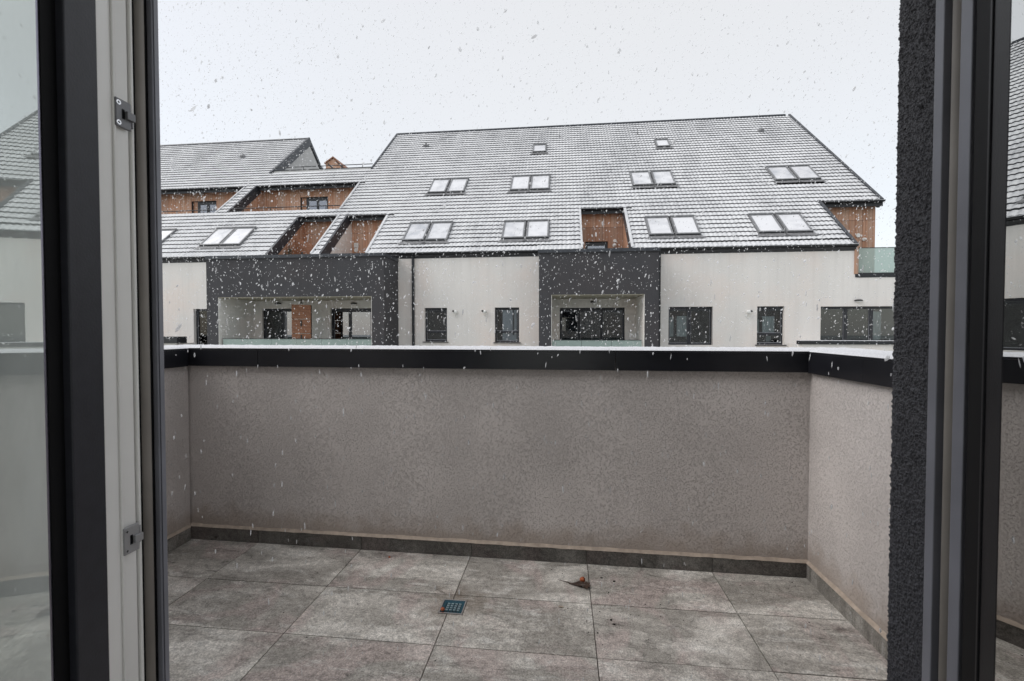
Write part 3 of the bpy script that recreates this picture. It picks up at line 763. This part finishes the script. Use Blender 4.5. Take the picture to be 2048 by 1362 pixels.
# timber privacy screen on the wide balcony
t = empty('privacy_screen', (-10.5, 17.4, -.1), 'rust brown timber board screen dividing the wide balcony', 'screen')
zb = -.09
for k, hgt in enumerate((.56, .56, .56, .56)):
    z0 = zb + k * .58
    mb = MB(); top = .56
    mb.add([(-10.94, 17.38, z0), (-10.12, 17.38, z0), (-10.12, 17.38, z0 + top - .0), (-10.94, 17.38, z0 + top + (.03 if k == 3 else 0)),
            (-10.94, 17.42, z0), (-10.12, 17.42, z0), (-10.12, 17.42, z0 + top), (-10.94, 17.42, z0 + top + (.03 if k == 3 else 0))],
           [(0, 1, 2, 3), (7, 6, 5, 4), (0, 4, 5, 1), (1, 5, 6, 2), (2, 6, 7, 3), (3, 7, 4, 0)]); mb.build('board', 'board', t)
    if k in (1, 2):
        mb = MB(); mb.box(-10.55, -10.50, 17.355, 17.378, z0 + .28, z0 + .52); mb.build('bracket', 'lamp_dark', t)
mb = MB(); mb.box(-10.93, -10.88, 17.43, 17.48, -.09, 2.2); mb.box(-10.18, -10.13, 17.43, 17.48, -.09, 2.2); mb.build('post', 'lamp_dark', t)
mb = MB(); mb.tube((-10.53, 17.4, 2.46), (-10.53, 17.4, 2.30), .02, 6); mb.box(-10.58, -10.48, 17.37, 17.43, 2.27, 2.31)
tag(mb.build('hook', 'lamp_dark'), 'small dark hook hanging from the balcony ceiling above the timber screen', 'hook')
# gabled timber screen and shrub on the left niche terrace
t = empty('sloped_timber_screen', (-11.75, 19.8, 3.18), 'orange timber screen with sloping top on the left roof niche terrace', 'screen')
zs_ = [(4.2, 4.62), (4.64, 4.98), (5.0, 5.42)]
for k, (a, b) in enumerate(((3.2, 4.3), (4.32, 4.72), (4.74, 5.08))):
    mb = MB(); sl_ = .34 if k else 0
    mb.add([(-12.15, 19.6, a + sl_), (-11.30, 19.6, a), (-11.30, 19.6, b), (-12.15, 19.6, b + .34), (-12.15, 19.64, a + sl_), (-11.30, 19.64, a), (-11.30, 19.64, b), (-12.15, 19.64, b + .34)],
           [(0, 1, 2, 3), (7, 6, 5, 4), (0, 4, 5, 1), (1, 5, 6, 2), (2, 6, 7, 3), (3, 7, 4, 0)]); mb.build('board', 'board', t)
mb = MB(); mb.box(-11.82, -11.76, 19.57, 19.598, 4.50, 4.75); mb.build('bracket', 'lamp_dark', t)
t = empty('potted_shrub', (-12.2, 19.2, 3.18), 'dark potted shrub with bare twigs against the orange timber of the left niche', 'shrub')
mb = MB(); mb.tube((-12.12, 19.1, 3.18), (-12.12, 19.1, 3.62), .14, 12, .18); mb.build('pot', 'pot', t)
mb = MB()
for k in range(420):
    z = random.uniform(3.7, 4.82); r = .17 * (1 - ((z - 4.25) / .75) ** 2) ** .5 if abs(z - 4.25) < .75 else .05
    a = random.uniform(0, 2 * pi); q = Vector((-12.12 + r * cos(a) * random.uniform(.5, 1.1), 19.1 + r * sin(a), z)); d1_ = Vector([random.uniform(-1, 1) for _ in range(3)]) * .05; d2_ = Vector([random.uniform(-1, 1) for _ in range(3)]) * .03
    mb.add([q, q + d1_, q + d1_ + d2_, q + d2_], [(0, 1, 2, 3)])
mb.build('foliage', 'shrub', t)
mb = MB()
for k in range(7):
    p = Vector((-12.12, 19.1, 4.5)); q = Vector((-12.12 + random.uniform(-.16, .18), 19.1, random.uniform(4.9, 5.25))); mb.tube(p, q, .012, 5, .005)
mb.build('stem', 'leafm', t)
# timber gable of a house behind the roof terrace
t = empty('timber_gabled_house', (-23.4, 46, -6), 'rust timber clad gable top of a house rising behind the roof terrace', 'building')
mb = MB()
mb.add([(-24.38, 45, -6), (-21.9, 45, -6), (-21.9, 45, 17.3), (-23.55, 45, 18.9), (-24.38, 45, 18.4), (-24.38, 50, -6), (-21.9, 50, -6), (-21.9, 50, 17.3), (-23.55, 50, 18.9), (-24.38, 50, 18.4)],
       [(0, 1, 2, 3, 4), (9, 8, 7, 6, 5), (1, 6, 7, 2), (0, 4, 9, 5)]); mb.build('wall', 'timber', t)
for (p, q) in (((-24.5, 18.36), (-23.55, 18.97)), ((-23.55, 18.97), (-21.8, 17.28))):
    mb = MB(); mb.add([(p[0], 44.9, p[1]), (q[0], 44.9, q[1]), (q[0], 44.9, q[1] + .12), (p[0], 44.9, p[1] + .12), (p[0], 50.1, p[1]), (q[0], 50.1, q[1]), (q[0], 50.1, q[1] + .12), (p[0], 50.1, p[1] + .12)],
        [(0, 1, 2, 3), (7, 6, 5, 4), (0, 4, 5, 1), (2, 6, 7, 3), (1, 5, 6, 2), (0, 3, 7, 4)]); mb.build('roof', 'board', t)
mb = MB(); mb.add([(-24.2, 44.96, 18.35), (-24.1, 44.96, 18.42), (-23.55, 44.96, 17.9), (-23.65, 44.96, 17.82)], [(0, 1, 2, 3)]); mb.add([(-23.3, 44.96, 18.6), (-23.2, 44.96, 18.6), (-22.2, 44.96, 17.6), (-22.35, 44.96, 17.6)], [(0, 1, 2, 3)])
mb.build('brace', 'lamp_dark', t)

# ================================================================== OUR OWN BALCONY
YO = .904                       # outer face of our house wall
WL, WR, WB = -2.12, 1.182, 2.325
t = MB(); t.box(-2.5, 1.5, .70, 2.62, -.25, -.006)
FL = t.build('balcony_floor', 'grout'); tag(FL, kind='structure')
TX0 = .128; TWD = .611; RY = [.668, .9995, 1.331, 1.6625, 1.994, 2.40]
xl = [TX0 + TWD * k for k in range(-4, 3)]
xs_ = [WL - .02] + [x for x in xl if WL < x < WR] + [WR + .02]
for i in range(len(xs_) - 1):
    for j in range(len(RY) - 1):
        mb = MB(); gp = .0018; dz = random.uniform(-.0006, .0006)
        y1 = RY[j + 1] - gp if RY[j + 1] < 2.35 else 2.375
        a, b, c, d = xs_[i] + gp, xs_[i + 1] - gp, RY[j] + gp, y1
        if j == 3 and (a < -.5 < b or a < -.44 < b):      # the drain is let into these two tiles
            hb = [(-.526, -.416, 1.853, 1.957)]
            mb = slab([a, b] + [x for x in (-.526, -.416) if a < x < b], [c, d, 1.853, 1.957],
                      lambda u, v: not (-.526 < u < -.416 and 1.853 < v < 1.957), dz, -.009, lambda u, v, h: (u, v, h))
        else: mb.box(a, b, c, d, -.009, dz)
        mb.build('floor_tile', 'floor_tile', FL, bevel=.0008)

def parapet(name, label):
    return empty(name, (0, 0, 0), label, 'wall', 'plastered balcony parapets')
# back parapet, turned a hair so its left end stands further out
PB = empty('parapet_wall', (WR, WB, 0), 'long shaded plaster parapet facing the door, under a black metal cap', 'wall', 'plastered balcony parapets', rz=radians(-.9))
def loc(mb, name, mats, par, **k): return mb.build(name, mats, par, local=True, **k)
LEN = 3.36
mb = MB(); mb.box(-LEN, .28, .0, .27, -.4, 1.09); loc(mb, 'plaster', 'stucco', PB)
xj = [x - WR for x in (-1.70, -1.087, -.475, .126, .74)] 
ed = [-LEN] + [x for x in xj if -LEN < x < 0] + [-.002]
for i in range(len(ed) - 1):
    mb = MB(); mb.box(ed[i] + .001, ed[i + 1] - .001, -.010, -.001, .001, .074); loc(mb, 'skirting_tile', 'skirt_shaded', PB, bevel=.0008)
mb = MB(); n = 160                              # uneven mortar fillet above the skirting
for i in range(n):
    x0, x1 = -LEN + i * LEN / n, -LEN + (i + 1) * LEN / n
    h0 = .0885 + .004 * noise.noise((x0 * 9, 0, 0)) + .003 * noise.noise((x0 * 40, 3, 0)); h1 = .0885 + .004 * noise.noise((x1 * 9, 0, 0)) + .003 * noise.noise((x1 * 40, 3, 0))
    l0 = .0745 + .003 * noise.noise((x0 * 14, 7, 0)); l1 = .0745 + .003 * noise.noise((x1 * 14, 7, 0))
    mb.add([(x0, -.0125, l0), (x1, -.0125, l1), (x1, -.001, h1), (x0, -.001, h0)], [(0, 1, 2, 3)])
    mb.add([(x0, -.0125, l0), (x1, -.0125, l1), (x1, .0, l1 - .002), (x0, .0, l0 - .002)], [(3, 2, 1, 0)])
loc(mb, 'mortar_fillet', 'copper', PB)
for a, b in ((-LEN - .2, -2.86), (-2.859, -.92), (-.919, .0)):
    mb = MB(); mb.box(a + .0008, b - .0008, -.026, .30, 1.090, 1.098); mb.box(a + .0008, b - .0008, -.0265, -.023, .998, 1.0895); mb.box(a + .0008, b - .0008, -.023, -.012, .998, 1.001)
    loc(mb, 'cap_panel', 'cap', PB)
def snow_strip(par, x0, x1, y0, y1, z, nx, ny, seed, name='snow_layer'):
    mb = MB(); V = []
    for j in range(ny + 1):
        for i in range(nx + 1):
            x = x0 + (x1 - x0) * i / nx; y = y0 + (y1 - y0) * j / ny
            e = min(1, min(j, ny - j) / 1.5)
            h = (.0085 + .0035 * noise.noise((x * 30, y * 30, seed)) + .0022 * noise.noise((x * 110, y * 110, seed))) * (e ** .5) + .0003
            V.append((x, y + (.004 * noise.noise((x * 60, seed, j)) if j in (0, ny) else 0), z + max(.0003, h)))
    F = [(j * (nx + 1) + i, j * (nx + 1) + i + 1, (j + 1) * (nx + 1) + i + 1, (j + 1) * (nx + 1) + i) for j in range(ny) for i in range(nx)]
    mb.add(V, F)
    return mb
m_ = snow_strip(PB, -LEN - .2, .29, -.022, .296, 1.0981, 420, 18, 1.); o = loc(m_, 'snow_layer', 'snow', PB, smooth=True)
# right parapet
PRT = empty('parapet_wall', (WR, WB, 0), 'lit plaster parapet on the right side running to the dark door jamb', 'wall', 'plastered balcony parapets')
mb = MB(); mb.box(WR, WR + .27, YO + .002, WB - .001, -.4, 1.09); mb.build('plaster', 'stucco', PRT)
yy = [YO + .005, 1.06, 1.666, WB - .012]
for i in range(3):
    mb = MB(); mb.box(WR - .010, WR - .001, yy[i] + .001, yy[i + 1] - .001, .001, .074); mb.build('skirting_tile', 'skirt_lit', PRT, bevel=.0008)
mb = MB(); n = 60
for i in range(n):
    y0, y1 = YO + (WB - YO - .01) * i / n, YO + (WB - YO - .01) * (i + 1) / n
    h0 = .0885 + .004 * noise.noise((y0 * 9, 5, 0)); h1 = .0885 + .004 * noise.noise((y1 * 9, 5, 0))
    mb.add([(WR - .0125, y0, .0745), (WR - .0125, y1, .0745), (WR - .001, y1, h1), (WR - .001, y0, h0)], [(3, 2, 1, 0)])
mb.build('mortar_fillet', 'copper', PRT)
for a, b in ((YO + .002, 1.90), (1.901, WB - .03)):
    mb = MB(); mb.box(WR - .024, WR + .30, a, b, 1.0885, 1.0965); mb.box(WR - .0245, WR - .021, a, b, .996, 1.088); mb.build('cap_panel', 'cap', PRT)
m_ = snow_strip(None, YO + .01, WB + .27, -.318, .02, 0, 220, 18, 5.)
m_.v = [(WR - p[1] - .0, p[0], 1.0966 + p[2]) for p in m_.v]; m_.f = [tuple(reversed(f)) for f in m_.f]
m_.build('snow_layer', 'snow', PRT, smooth=True)
# left parapet
PL = empty('parapet_wall', (WL, WB, 0), 'narrow visible plaster parapet on the left side beside the door frame', 'wall', 'plastered balcony parapets')
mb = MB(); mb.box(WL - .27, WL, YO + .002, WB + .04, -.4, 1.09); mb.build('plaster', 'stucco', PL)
for a, b in ((YO + .005, 1.3), (1.302, 1.9), (1.902, WB + .03)):
    mb = MB(); mb.box(WL + .001, WL + .010, a, b, .001, .074); mb.build('skirting_tile', 'skirt_lit', PL, bevel=.0008)
mb = MB(); mb.add([(WL + .0125, YO, .0745), (WL + .0125, WB + .03, .0745), (WL + .001, WB + .03, .089), (WL + .001, YO, .089)], [(0, 1, 2, 3)]); mb.build('mortar_fillet', 'copper', PL)
mb = MB(); mb.box(WL - .30, WL + .024, YO + .002, WB + .015, 1.0885, 1.0965); mb.box(WL + .021, WL + .0245, YO + .002, WB + .015, .996, 1.088); mb.build('cap_panel', 'cap', PL)
m_ = snow_strip(None, YO + .01, WB + .26, -.296, .02, 0, 220, 18, 9.)
m_.v = [(WL + p[1], p[0], 1.0967 + p[2]) for p in m_.v]; m_.f = [tuple(reversed(f)) for f in m_.f]
m_.build('snow_layer', 'snow', PL, smooth=True)
del t

# ---- drain
D = empty('floor_drain', (-.471, 1.905, 0), 'small square floor drain with blue plastic grid set in the tiles', 'drain')
x0, x1, y0, y1 = -.524, -.418, 1.855, 1.955
mb = MB()
for (a, b, c, d) in ((x0, x0 + .006, y0, y1), (x1 - .006, x1, y0, y1), (x0 + .006, x1 - .006, y0, y0 + .006), (x0 + .006, x1 - .006, y1 - .006, y1)): mb.box(a, b, c, d, -.012, .002)
mb.build('frame', 'steel', D)
mb = MB(); mb.box(x0 + .006, x1 - .006, y0 + .006, y1 - .006, -.03, -.022); mb.build('sump', 'black', D)
mb = MB()
for (a, b, c, d) in ((x0 + .006, x0 + .018, y0 + .006, y1 - .006), (x1 - .018, x1 - .006, y0 + .006, y1 - .006), (x0 + .018, x1 - .018, y0 + .006, y0 + .018), (x0 + .018, x1 - .018, y1 - .018, y1 - .006)): mb.box(a, b, c, d, -.02, -.003)
for k in range(4): yk = y0 + .018 + (k + .6) * .0145; mb.box(x0 + .018, x1 - .018, yk, yk + .005, -.02, -.004)
for k in range(5): xk = x0 + .018 + (k + .35) * .0138; mb.box(xk, xk + .0045, y0 + .018, y1 - .018, -.02, -.0035)
mb.build('grid', 'drain_blue', D)
mb = MB()
for k in range(4):
    for q in range(4):
        yk = y0 + .018 + (k + .6) * .0145; xk = x0 + .026 + q * .0165; mb.box(xk, xk + .0105, yk, yk + .0052, -.004, .0005)
tag(mb.build('studs', 'drain_stud', D), kind='stuff')
# ---- leaf litter and crumbs
mb = MB(); mb.ball((-.508, 1.875, .006), .0085, 10, 8, (1, 1, .9), jit=.08)
tag(mb.build('seed', 'berry', smooth=True), 'small orange seed lying on the corner of the blue drain', 'seed')
t = empty('dead_leaf', (.085, 2.14, 0), 'curled dead brown leaf with an orange tip on the floor tiles', 'leaf')
mb = MB(); nx, ny = 12, 8; V = []
for j in range(ny + 1):
    for i in range(nx + 1):
        u = i / nx; v = j / ny - .5
        wd = .030 * (min(1, 1.15 * u) ** .8) * (1 + .30 * sin(u * 17 + j * 2.2)) * (1 if u < .9 else .6)
        V.append((.03 + .10 * u, 2.142 + v * wd * 1.9 - .02 * u, .003 + .010 * abs(v) * 2 * u + .003 * sin(u * 9 + v * 7)))
mb.add(V, [(j * (nx + 1) + i, j * (nx + 1) + i + 1, (j + 1) * (nx + 1) + i + 1, (j + 1) * (nx + 1) + i) for j in range(ny) for i in range(nx)])
mb.build('blade', 'leafm', t)
mb = MB(); mb.tube((.035, 2.145, .004), (-.002, 2.158, .004), .0022, 6, .0012); mb.tube((-.002, 2.158, .004), (-.02, 2.161, .007), .0014, 6, .0008); mb.build('stem', 'leafm', t)
mb = MB(); n = 16; m2_ = 9; V = []
for j in range(m2_ + 1):                       # cupped, half-closed orange tip
    th = .15 + (pi * .80) * j / m2_
    for i in range(n + 1):
        ph = -.2 + 2 * pi * .86 * i / n; r = .0135 * (1 + .06 * sin(5 * ph) + .05 * sin(3 * th + ph))
        V.append((.097 + r * sin(th) * cos(ph) * .95, 2.160 + r * sin(th) * sin(ph) * .8, .0132 + r * cos(th) * .95))
mb.add(V, [(j * (n + 1) + i, j * (n + 1) + i + 1, (j + 1) * (n + 1) + i + 1, (j + 1) * (n + 1) + i) for j in range(m2_) for i in range(n)]); mb.build('curled_tip', 'berry', t, smooth=True)
mb = MB()
CR = [(.001, 2.227), (.01, 2.201), (.19, 2.207), (.202, 1.888), (.211, 1.86), (.024, 1.947), (.247, 2.183), (.862, 2.109), (.914, 2.265), (1.086, 2.267), (1.085, 2.237), (.599, 2.31), (-1.257, 1.797), (-1.148, 1.799), (.02, 2.13), (.012, 2.12), (.14, 1.80), (.10, 1.86), (.29, 2.15), (.34, 2.17), (.16, 1.94), (.105, 1.80)]
for x, y in CR + [(random.uniform(.1, 1.1), random.uniform(1.75, 2.28)) for _ in range(40)] + [(random.uniform(-1.9, .2), random.uniform(1.4, 2.28)) for _ in range(22)]:
    r = random.uniform(.0015, .0048) if (x, y) in CR[:12] else random.uniform(.0008, .0024)
    mb.ball((x, y, r * .5), r, 6, 4, (1.5, 1, .6), jit=.35)
tag(mb.build('soil_crumbs', 'soil'), 'dark crumbs of soil scattered over the balcony tiles', kind='stuff')
mb = MB(); mb.ball((-.59, 2.233, .003), .006, 8, 6, (.7, 1.6, .5), jit=.15); tag(mb.build('pebble', 'lamp_white', smooth=True), 'small white pebble on the tiles behind the drain', 'pebble')
mb = MB(); mb.ball((-.005, 1.955, .002), .007, 8, 5, (1.4, .9, .4), jit=.4); tag(mb.build('leaf_scrap', 'copper'), 'yellowish leaf scrap lying right of the drain', 'leaf')
mb = MB(); mb.ball((-.905, 2.285, .004), .005, 8, 6, (1.3, 1, .8), jit=.3); tag(mb.build('seed', 'berry'), 'tiny orange seed at the foot of the shaded parapet', 'seed')

# ================================================================== OUR HOUSE WALL
H = empty('house_wall', (0, .85, -6), 'dark plastered house wall whose jamb edges the doorway on the right', 'wall')
mb = wall(-1.25, .61, -6, 2.62, .75, YO, [(-.90, .62, 0.0, 2.25)]); wall(.61, 1.18, -6, 2.62, .76, YO - .004, [], mb)
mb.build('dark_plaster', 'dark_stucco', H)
mb = MB(); mb.box(-16, -1.251, .75, YO, -6, 2.62); mb.box(1.181, 16, .75, YO, -6, 2.62); mb.build('pale_plaster', 'facade', H)  # unseen flanks made pale to bounce light onto the balcony
mb = MB(); mb.prism_x([(YO, 2.62), (YO, 2.72), (-1.2, 4.55), (-3.25, 2.72), (-3.25, 2.62)], -16, 16); mb.build('roof', 'tile', H)  # unseen, kept low to open the sky above the balcony
mb = MB(); mb.box(-16, -15.8, -3.2, .74, -6, 2.61); mb.box(15.8, 16, -3.2, .74, -6, 2.61); mb.box(-16, -2.8, -3.2, -3.05, -6, 2.61); mb.box(3.4, 16, -3.2, -3.05, -6, 2.61); mb.box(-2.8, 3.4, -3.2, -3.05, -6, .0); mb.build('side_wall', 'facade', H)
# coarse jamb render in true relief: reveal, rounded arris, outer face
prof = []
for k in range(66): prof.append(((.600, .808 + k * (.898 - .808) / 65), (-1, 0)))
for k in range(1, 7): a = pi / 2 * k / 7; prof.append(((.600 + .006 - .006 * cos(a), .898 + .006 * sin(a)), (-cos(a), sin(a))))
for k in range(40): prof.append(((.606 + k * .0017, .904), (0, 1)))
NZ = 860; V = []; z0, z1 = .35, 2.2
for j in range(NZ + 1):
    z = z0 + (z1 - z0) * j / NZ
    for k, ((x, y), (nx_, ny_)) in enumerate(prof):
        q = (x * 210, y * 210, z * 190)
        h = .0024 * abs(noise.noise(q)) * 1.6 + .0016 * noise.noise((q[0] * 2.1, q[1] * 2.1, q[2] * 1.9)) + .0011 * noise.noise((q[0] * .4 + 5, q[1] * .4, q[2] * .35))
        h += .0018 * max(0, noise.noise((q[0] * .8, q[1] * .8, q[2] * .8 + 40)) - .15) * 2
        V.append((x + nx_ * h, y + ny_ * h, z))
n = len(prof); me = MB(); me.v = V
me.f = [(j * n + k, j * n + k + 1, (j + 1) * n + k + 1, (j + 1) * n + k) for j in range(NZ) for k in range(n - 1)]; me.m = [0] * len(me.f)
M['jamb'] = plain('coarse_dark_render', (.046, .046, .055), .6, var=.45, scale=220, bmp=.0014, spec=.5)
me.build('jamb_render', 'jamb', H, smooth=False)
mb = MB(); mb.box(.6035, .72, .80, .902, -.1, 2.25); mb.box(-1.02, -.905, .80, .90, -.1, 2.25); mb.build('jamb', 'dark_stucco', H)

# room behind the camera
mb = MB(); mb.box(-2.6, 3.2, -3.1, .745, -.12, .02); tag(mb.build('room_floor', 'interior_floor'), kind='structure')
mb = MB(); mb.box(-2.6, 3.2, -3.1, .745, 2.55, 2.61); tag(mb.build('ceiling', 'interior'), kind='structure')
mb = wall(-2.6, 3.2, .02, 2.55, .66, .745, [(-.90, .68, .02, 2.25)]); mb.box(-2.7, -2.6, -3.1, .745, .02, 2.55); mb.box(3.2, 3.3, -3.1, .745, .02, 2.55)
wall(-2.6, 3.2, .02, 2.55, -3.1, -3.0, [(-2.5, 3.1, .1, 2.5)], mb)  # unseen rear opening, added to bring more daylight onto the door frame
tag(mb.build('room_walls', 'interior'), kind='structure')

# ================================================================== DOOR FRAME
FRM = empty('door_frame', (-.1, .77, .02), 'tall door frame, anthracite outside and white inside, round the open doorway', 'door frame')
Z0, Z1 = .02, 2.2
def vbar(name, mats, xa, xb, ya, yb, par=FRM, z0=Z0, z1=Z1, bevel=.0015):
    mb = MB(); mb.box(xa, xb, ya, yb, z0, z1); return mb.build(name, mats, par, bevel=bevel)
# left side
vbar('outer_profile', 'blue_grey', -.875, -.790, .8088, .8245)
vbar('outer_lip', 'anthracite', -.875, -.7885, .8120, .8132, bevel=.0004)
vbar('recess', 'black', -.875, -.800, .7675, .8087, bevel=0)
mb = MB(); mb.tube((-.803, .7912, Z0), (-.803, .7912, Z1), .0103, 14); mb.build('seal', 'seal', FRM, smooth=True)
vbar('rebate', 'white_pvc', -.875, -.7905, .7335, .7580)
vbar('rebate', 'white_pvc', -.875, -.7840, .7245, .7290, bevel=.0012)
vbar('groove', 'white_pvc', -.875, -.806, .7291, .7334, bevel=0)
vbar('groove', 'white_pvc', -.875, -.800, .7581, .7614, bevel=0)
vbar('rebate', 'white_pvc', -.875, -.7880, .7615, .7674, bevel=.0022)
mb = MB(); mb.add([(-.7875, .7244, Z0), (-.7875, .7244, Z1), (-.7788, .6925, Z1), (-.7788, .6925, Z0)], [(0, 1, 2, 3)]);
mb.build('inner_lip', 'white_pvc', FRM)
# right side
vbar('outer_profile', 'blue_grey', .590, .66, .7905, .8085)
vbar('recess', 'black', .603, .66, .70, .7904, bevel=0)
mb = MB(); mb.tube((.6015, .7725, Z0), (.6015, .7725, Z1), .0108, 14); mb.build('seal', 'seal', FRM, smooth=True)
vbar('inner_profile', 'blue_grey', .590, .66, .7400, .7605)
vbar('outer_fill', 'black', .600, .66, .8087, .8120, bevel=0)
# head
mb = MB(); mb.box(-.875, .66, .7405, .8085, Z1, 2.26); mb.build('head', 'anthracite', FRM)
mb = MB(); mb.box(-.875, .66, .665, .8085, -.02, .019); mb.build('threshold', 'anthracite', FRM)
def striker(z, mats, flip, screw):
    mb = MB(); mb.box(-.7868, -.7815, .7262, .7555, z - .025, z + .025); mb.box(-.7868, -.7815, .7555, .7600, z - .025 + (.006 if not flip else .012), z + .025 - (.018 if not flip else .006))
    o = mb.build('striker', mats, FRM, bevel=.0016)
    mb = MB(); mb.box(-.7814, -.7755, .7425, .7585, z - .008, z + .006); mb.build('hook', mats, o, bevel=.001)
    mb = MB(); mb.box(-.7816, -.7808, .7375, .7422, z - .009, z + .008); mb.build('slot', 'black', o)
    for dz in (-.018, .017):
        mb = MB(); mb.tube((-.7818, .7312, z + dz), (-.7806, .7312, z + dz), .0042, 14); so = mb.build('screw', screw, o)
        mb = MB(); mb.box(-.7807, -.7803, .7306, .7318, z + dz - .0022, z + dz + .0022); mb.box(-.7807, -.7804, .7290, .7334, z + dz - .0006, z + dz + .0006); mb.build('screw_slot', 'black', o)
striker(1.586, 'striker_dark', False, 'steel'); striker(.818, 'striker_light', True, 'striker_light')
striker(2.1, 'striker_dark', False, 'steel')

# ================================================================== DOOR LEAVES
def leaf(px, py, ang, sgn, label, parts):
    o = empty('door_leaf', (px, py, Z0), label, 'door', rz=ang)
    for name, mats, u0, u1, n0, n1, bev in parts:
        mb = MB(); a, b = sorted((n0 * sgn, n1 * sgn)); mb.box(u0, u1, a, b, .0, 2.16); mb.build(name, mats, o, bevel=bev, local=True)
    return o
# left leaf: visible outer face looks right
LL = leaf(-.775, .690, atan2(-.980, .198), 1, 'left door leaf swung inwards, glass mirroring the snowy roof', [
    ('stile', 'anthracite_leaf', 0, .0625, -.072, 0, .002),
    ('gasket', 'black', .0626, .088, -.060, -.012, 0),
    ('glazing_edge', 'spacer', .0881, .0925, -.050, -.0135, 0),
    ('spacer', 'anthracite', .0926, .106, -.050, -.018, 0),
    ('pane', 'door_glass', .0926, .640, -.0175, -.0135, 0),
    ('inner_pane', 'win_glass', .1065, .640, -.050, -.046, 0),
    ('far_stile', 'anthracite_leaf', .641, .70, -.072, 0, .002)])
RLf = leaf(.567, .7117, atan2(-.879, -.477), -1, 'right door leaf swung inwards, dark stile beside mirroring glass', [
    ('stile', 'black', 0.0, .088, -.070, -.004, .002),
    ('stile_ridge', 'leaf_black', .0885, .097, -.070, .0, .001),
    ('stile_face', 'leaf_black', .0975, .160, -.070, -.002, .002),
    ('pane', 'door_glass_r', .1605, .64, -.006, -.0025, 0),
    ('inner_pane', 'win_glass', .1605, .64, -.045, -.041, 0),
    ('far_stile', 'anthracite_leaf', .641, .70, -.072, 0, .002)])
for L_, s_ in ((LL, 1), (RLf, -1)):
    for z0, z1 in ((0, .10), (2.06, 2.16)):
        mb = MB(); a, b = sorted((-.072 * s_, -.001 * s_)); mb.box(.161, .640, a, b, z0, z1); mb.build('rail', 'anthracite_leaf', L_, local=True)

# ================================================================== FALLING SNOW
rnd = random.Random(11)
mb = MB(); V = []; F = []
def flake(x, y, z, ln, wd, tilt, yawf):
    d = Vector((sin(tilt), 0.25 * sin(yawf), cos(tilt))).normalized(); a = d.orthogonal().normalized(); b = d.cross(a); c = Vector((x, y, z)); k = len(V)
    V.append(c - d * ln); 
    for q in (-.35, .4):
        for i in range(5):
            an = 2 * pi * i / 5 + q; rr = wd * rnd.uniform(.75, 1.15)
            V.append(c + d * ln * q + (a * cos(an) + b * sin(an)) * rr)
    V.append(c + d * ln)
    for i in range(5):
        j = (i + 1) % 5
        F.append((k, k + 1 + j, k + 1 + i)); F.append((k + 1 + i, k + 1 + j, k + 6 + j, k + 6 + i)); F.append((k + 6 + i, k + 6 + j, k + 11))
def inside(x, y, z):
    if y < 1.0: return True
    if y < 2.7 and (z < 0.02 or x < WL + .03 or x > WR - .03): return True
    if y > 2.3 and y < 2.65 and z < 1.13: return True
    if y > 17.9 - 0 and z < ZE + (y - YF) * tan(PITCH) + .2: return True
    if y > 16.4 and z < 4.15 and (-14 < x < -6.6 or -.9 < x < 3.4 or x > 8.2): return True
    return False
cnt = 0
while cnt < 42000:
    y = 1.0 + 21 * rnd.random() ** .5; x = rnd.uniform(-1.05, .92) * (y + .5); z = EYE + rnd.uniform(-.12, .85) * y
    if y < 2.6 and rnd.random() < .0: continue
    if inside(x, y, z): continue
    r = rnd.lognormvariate(0, .34) * (.45 + .6 * min(1, y / 9))
    if rnd.random() < .5: wd, ln = .0045 * r, .009 * r * rnd.uniform(.9, 1.9)
    else: wd, ln = .0065 * r, .010 * r * rnd.uniform(.8, 1.6)
    flake(x, y, z, min(ln, .03), min(wd, .014), rnd.gauss(.32, .38), rnd.uniform(0, 6)); cnt += 1
for _ in range(520):                                    # nearer, heavier flakes over our own balcony
    y = rnd.uniform(1.15, 2.28); x = rnd.uniform(-.95, .85) * y; z = rnd.uniform(.1, 1.5)
    if inside(x, y, z): continue
    flake(x, y, z, rnd.uniform(.004, .013), rnd.uniform(.0010, .0024), rnd.gauss(.03, .08), 0)
mb.add(V, F)
tag(mb.build('falling_snow', 'flake', smooth=True), 'white snowflakes falling over the balcony and courtyard', kind='stuff')
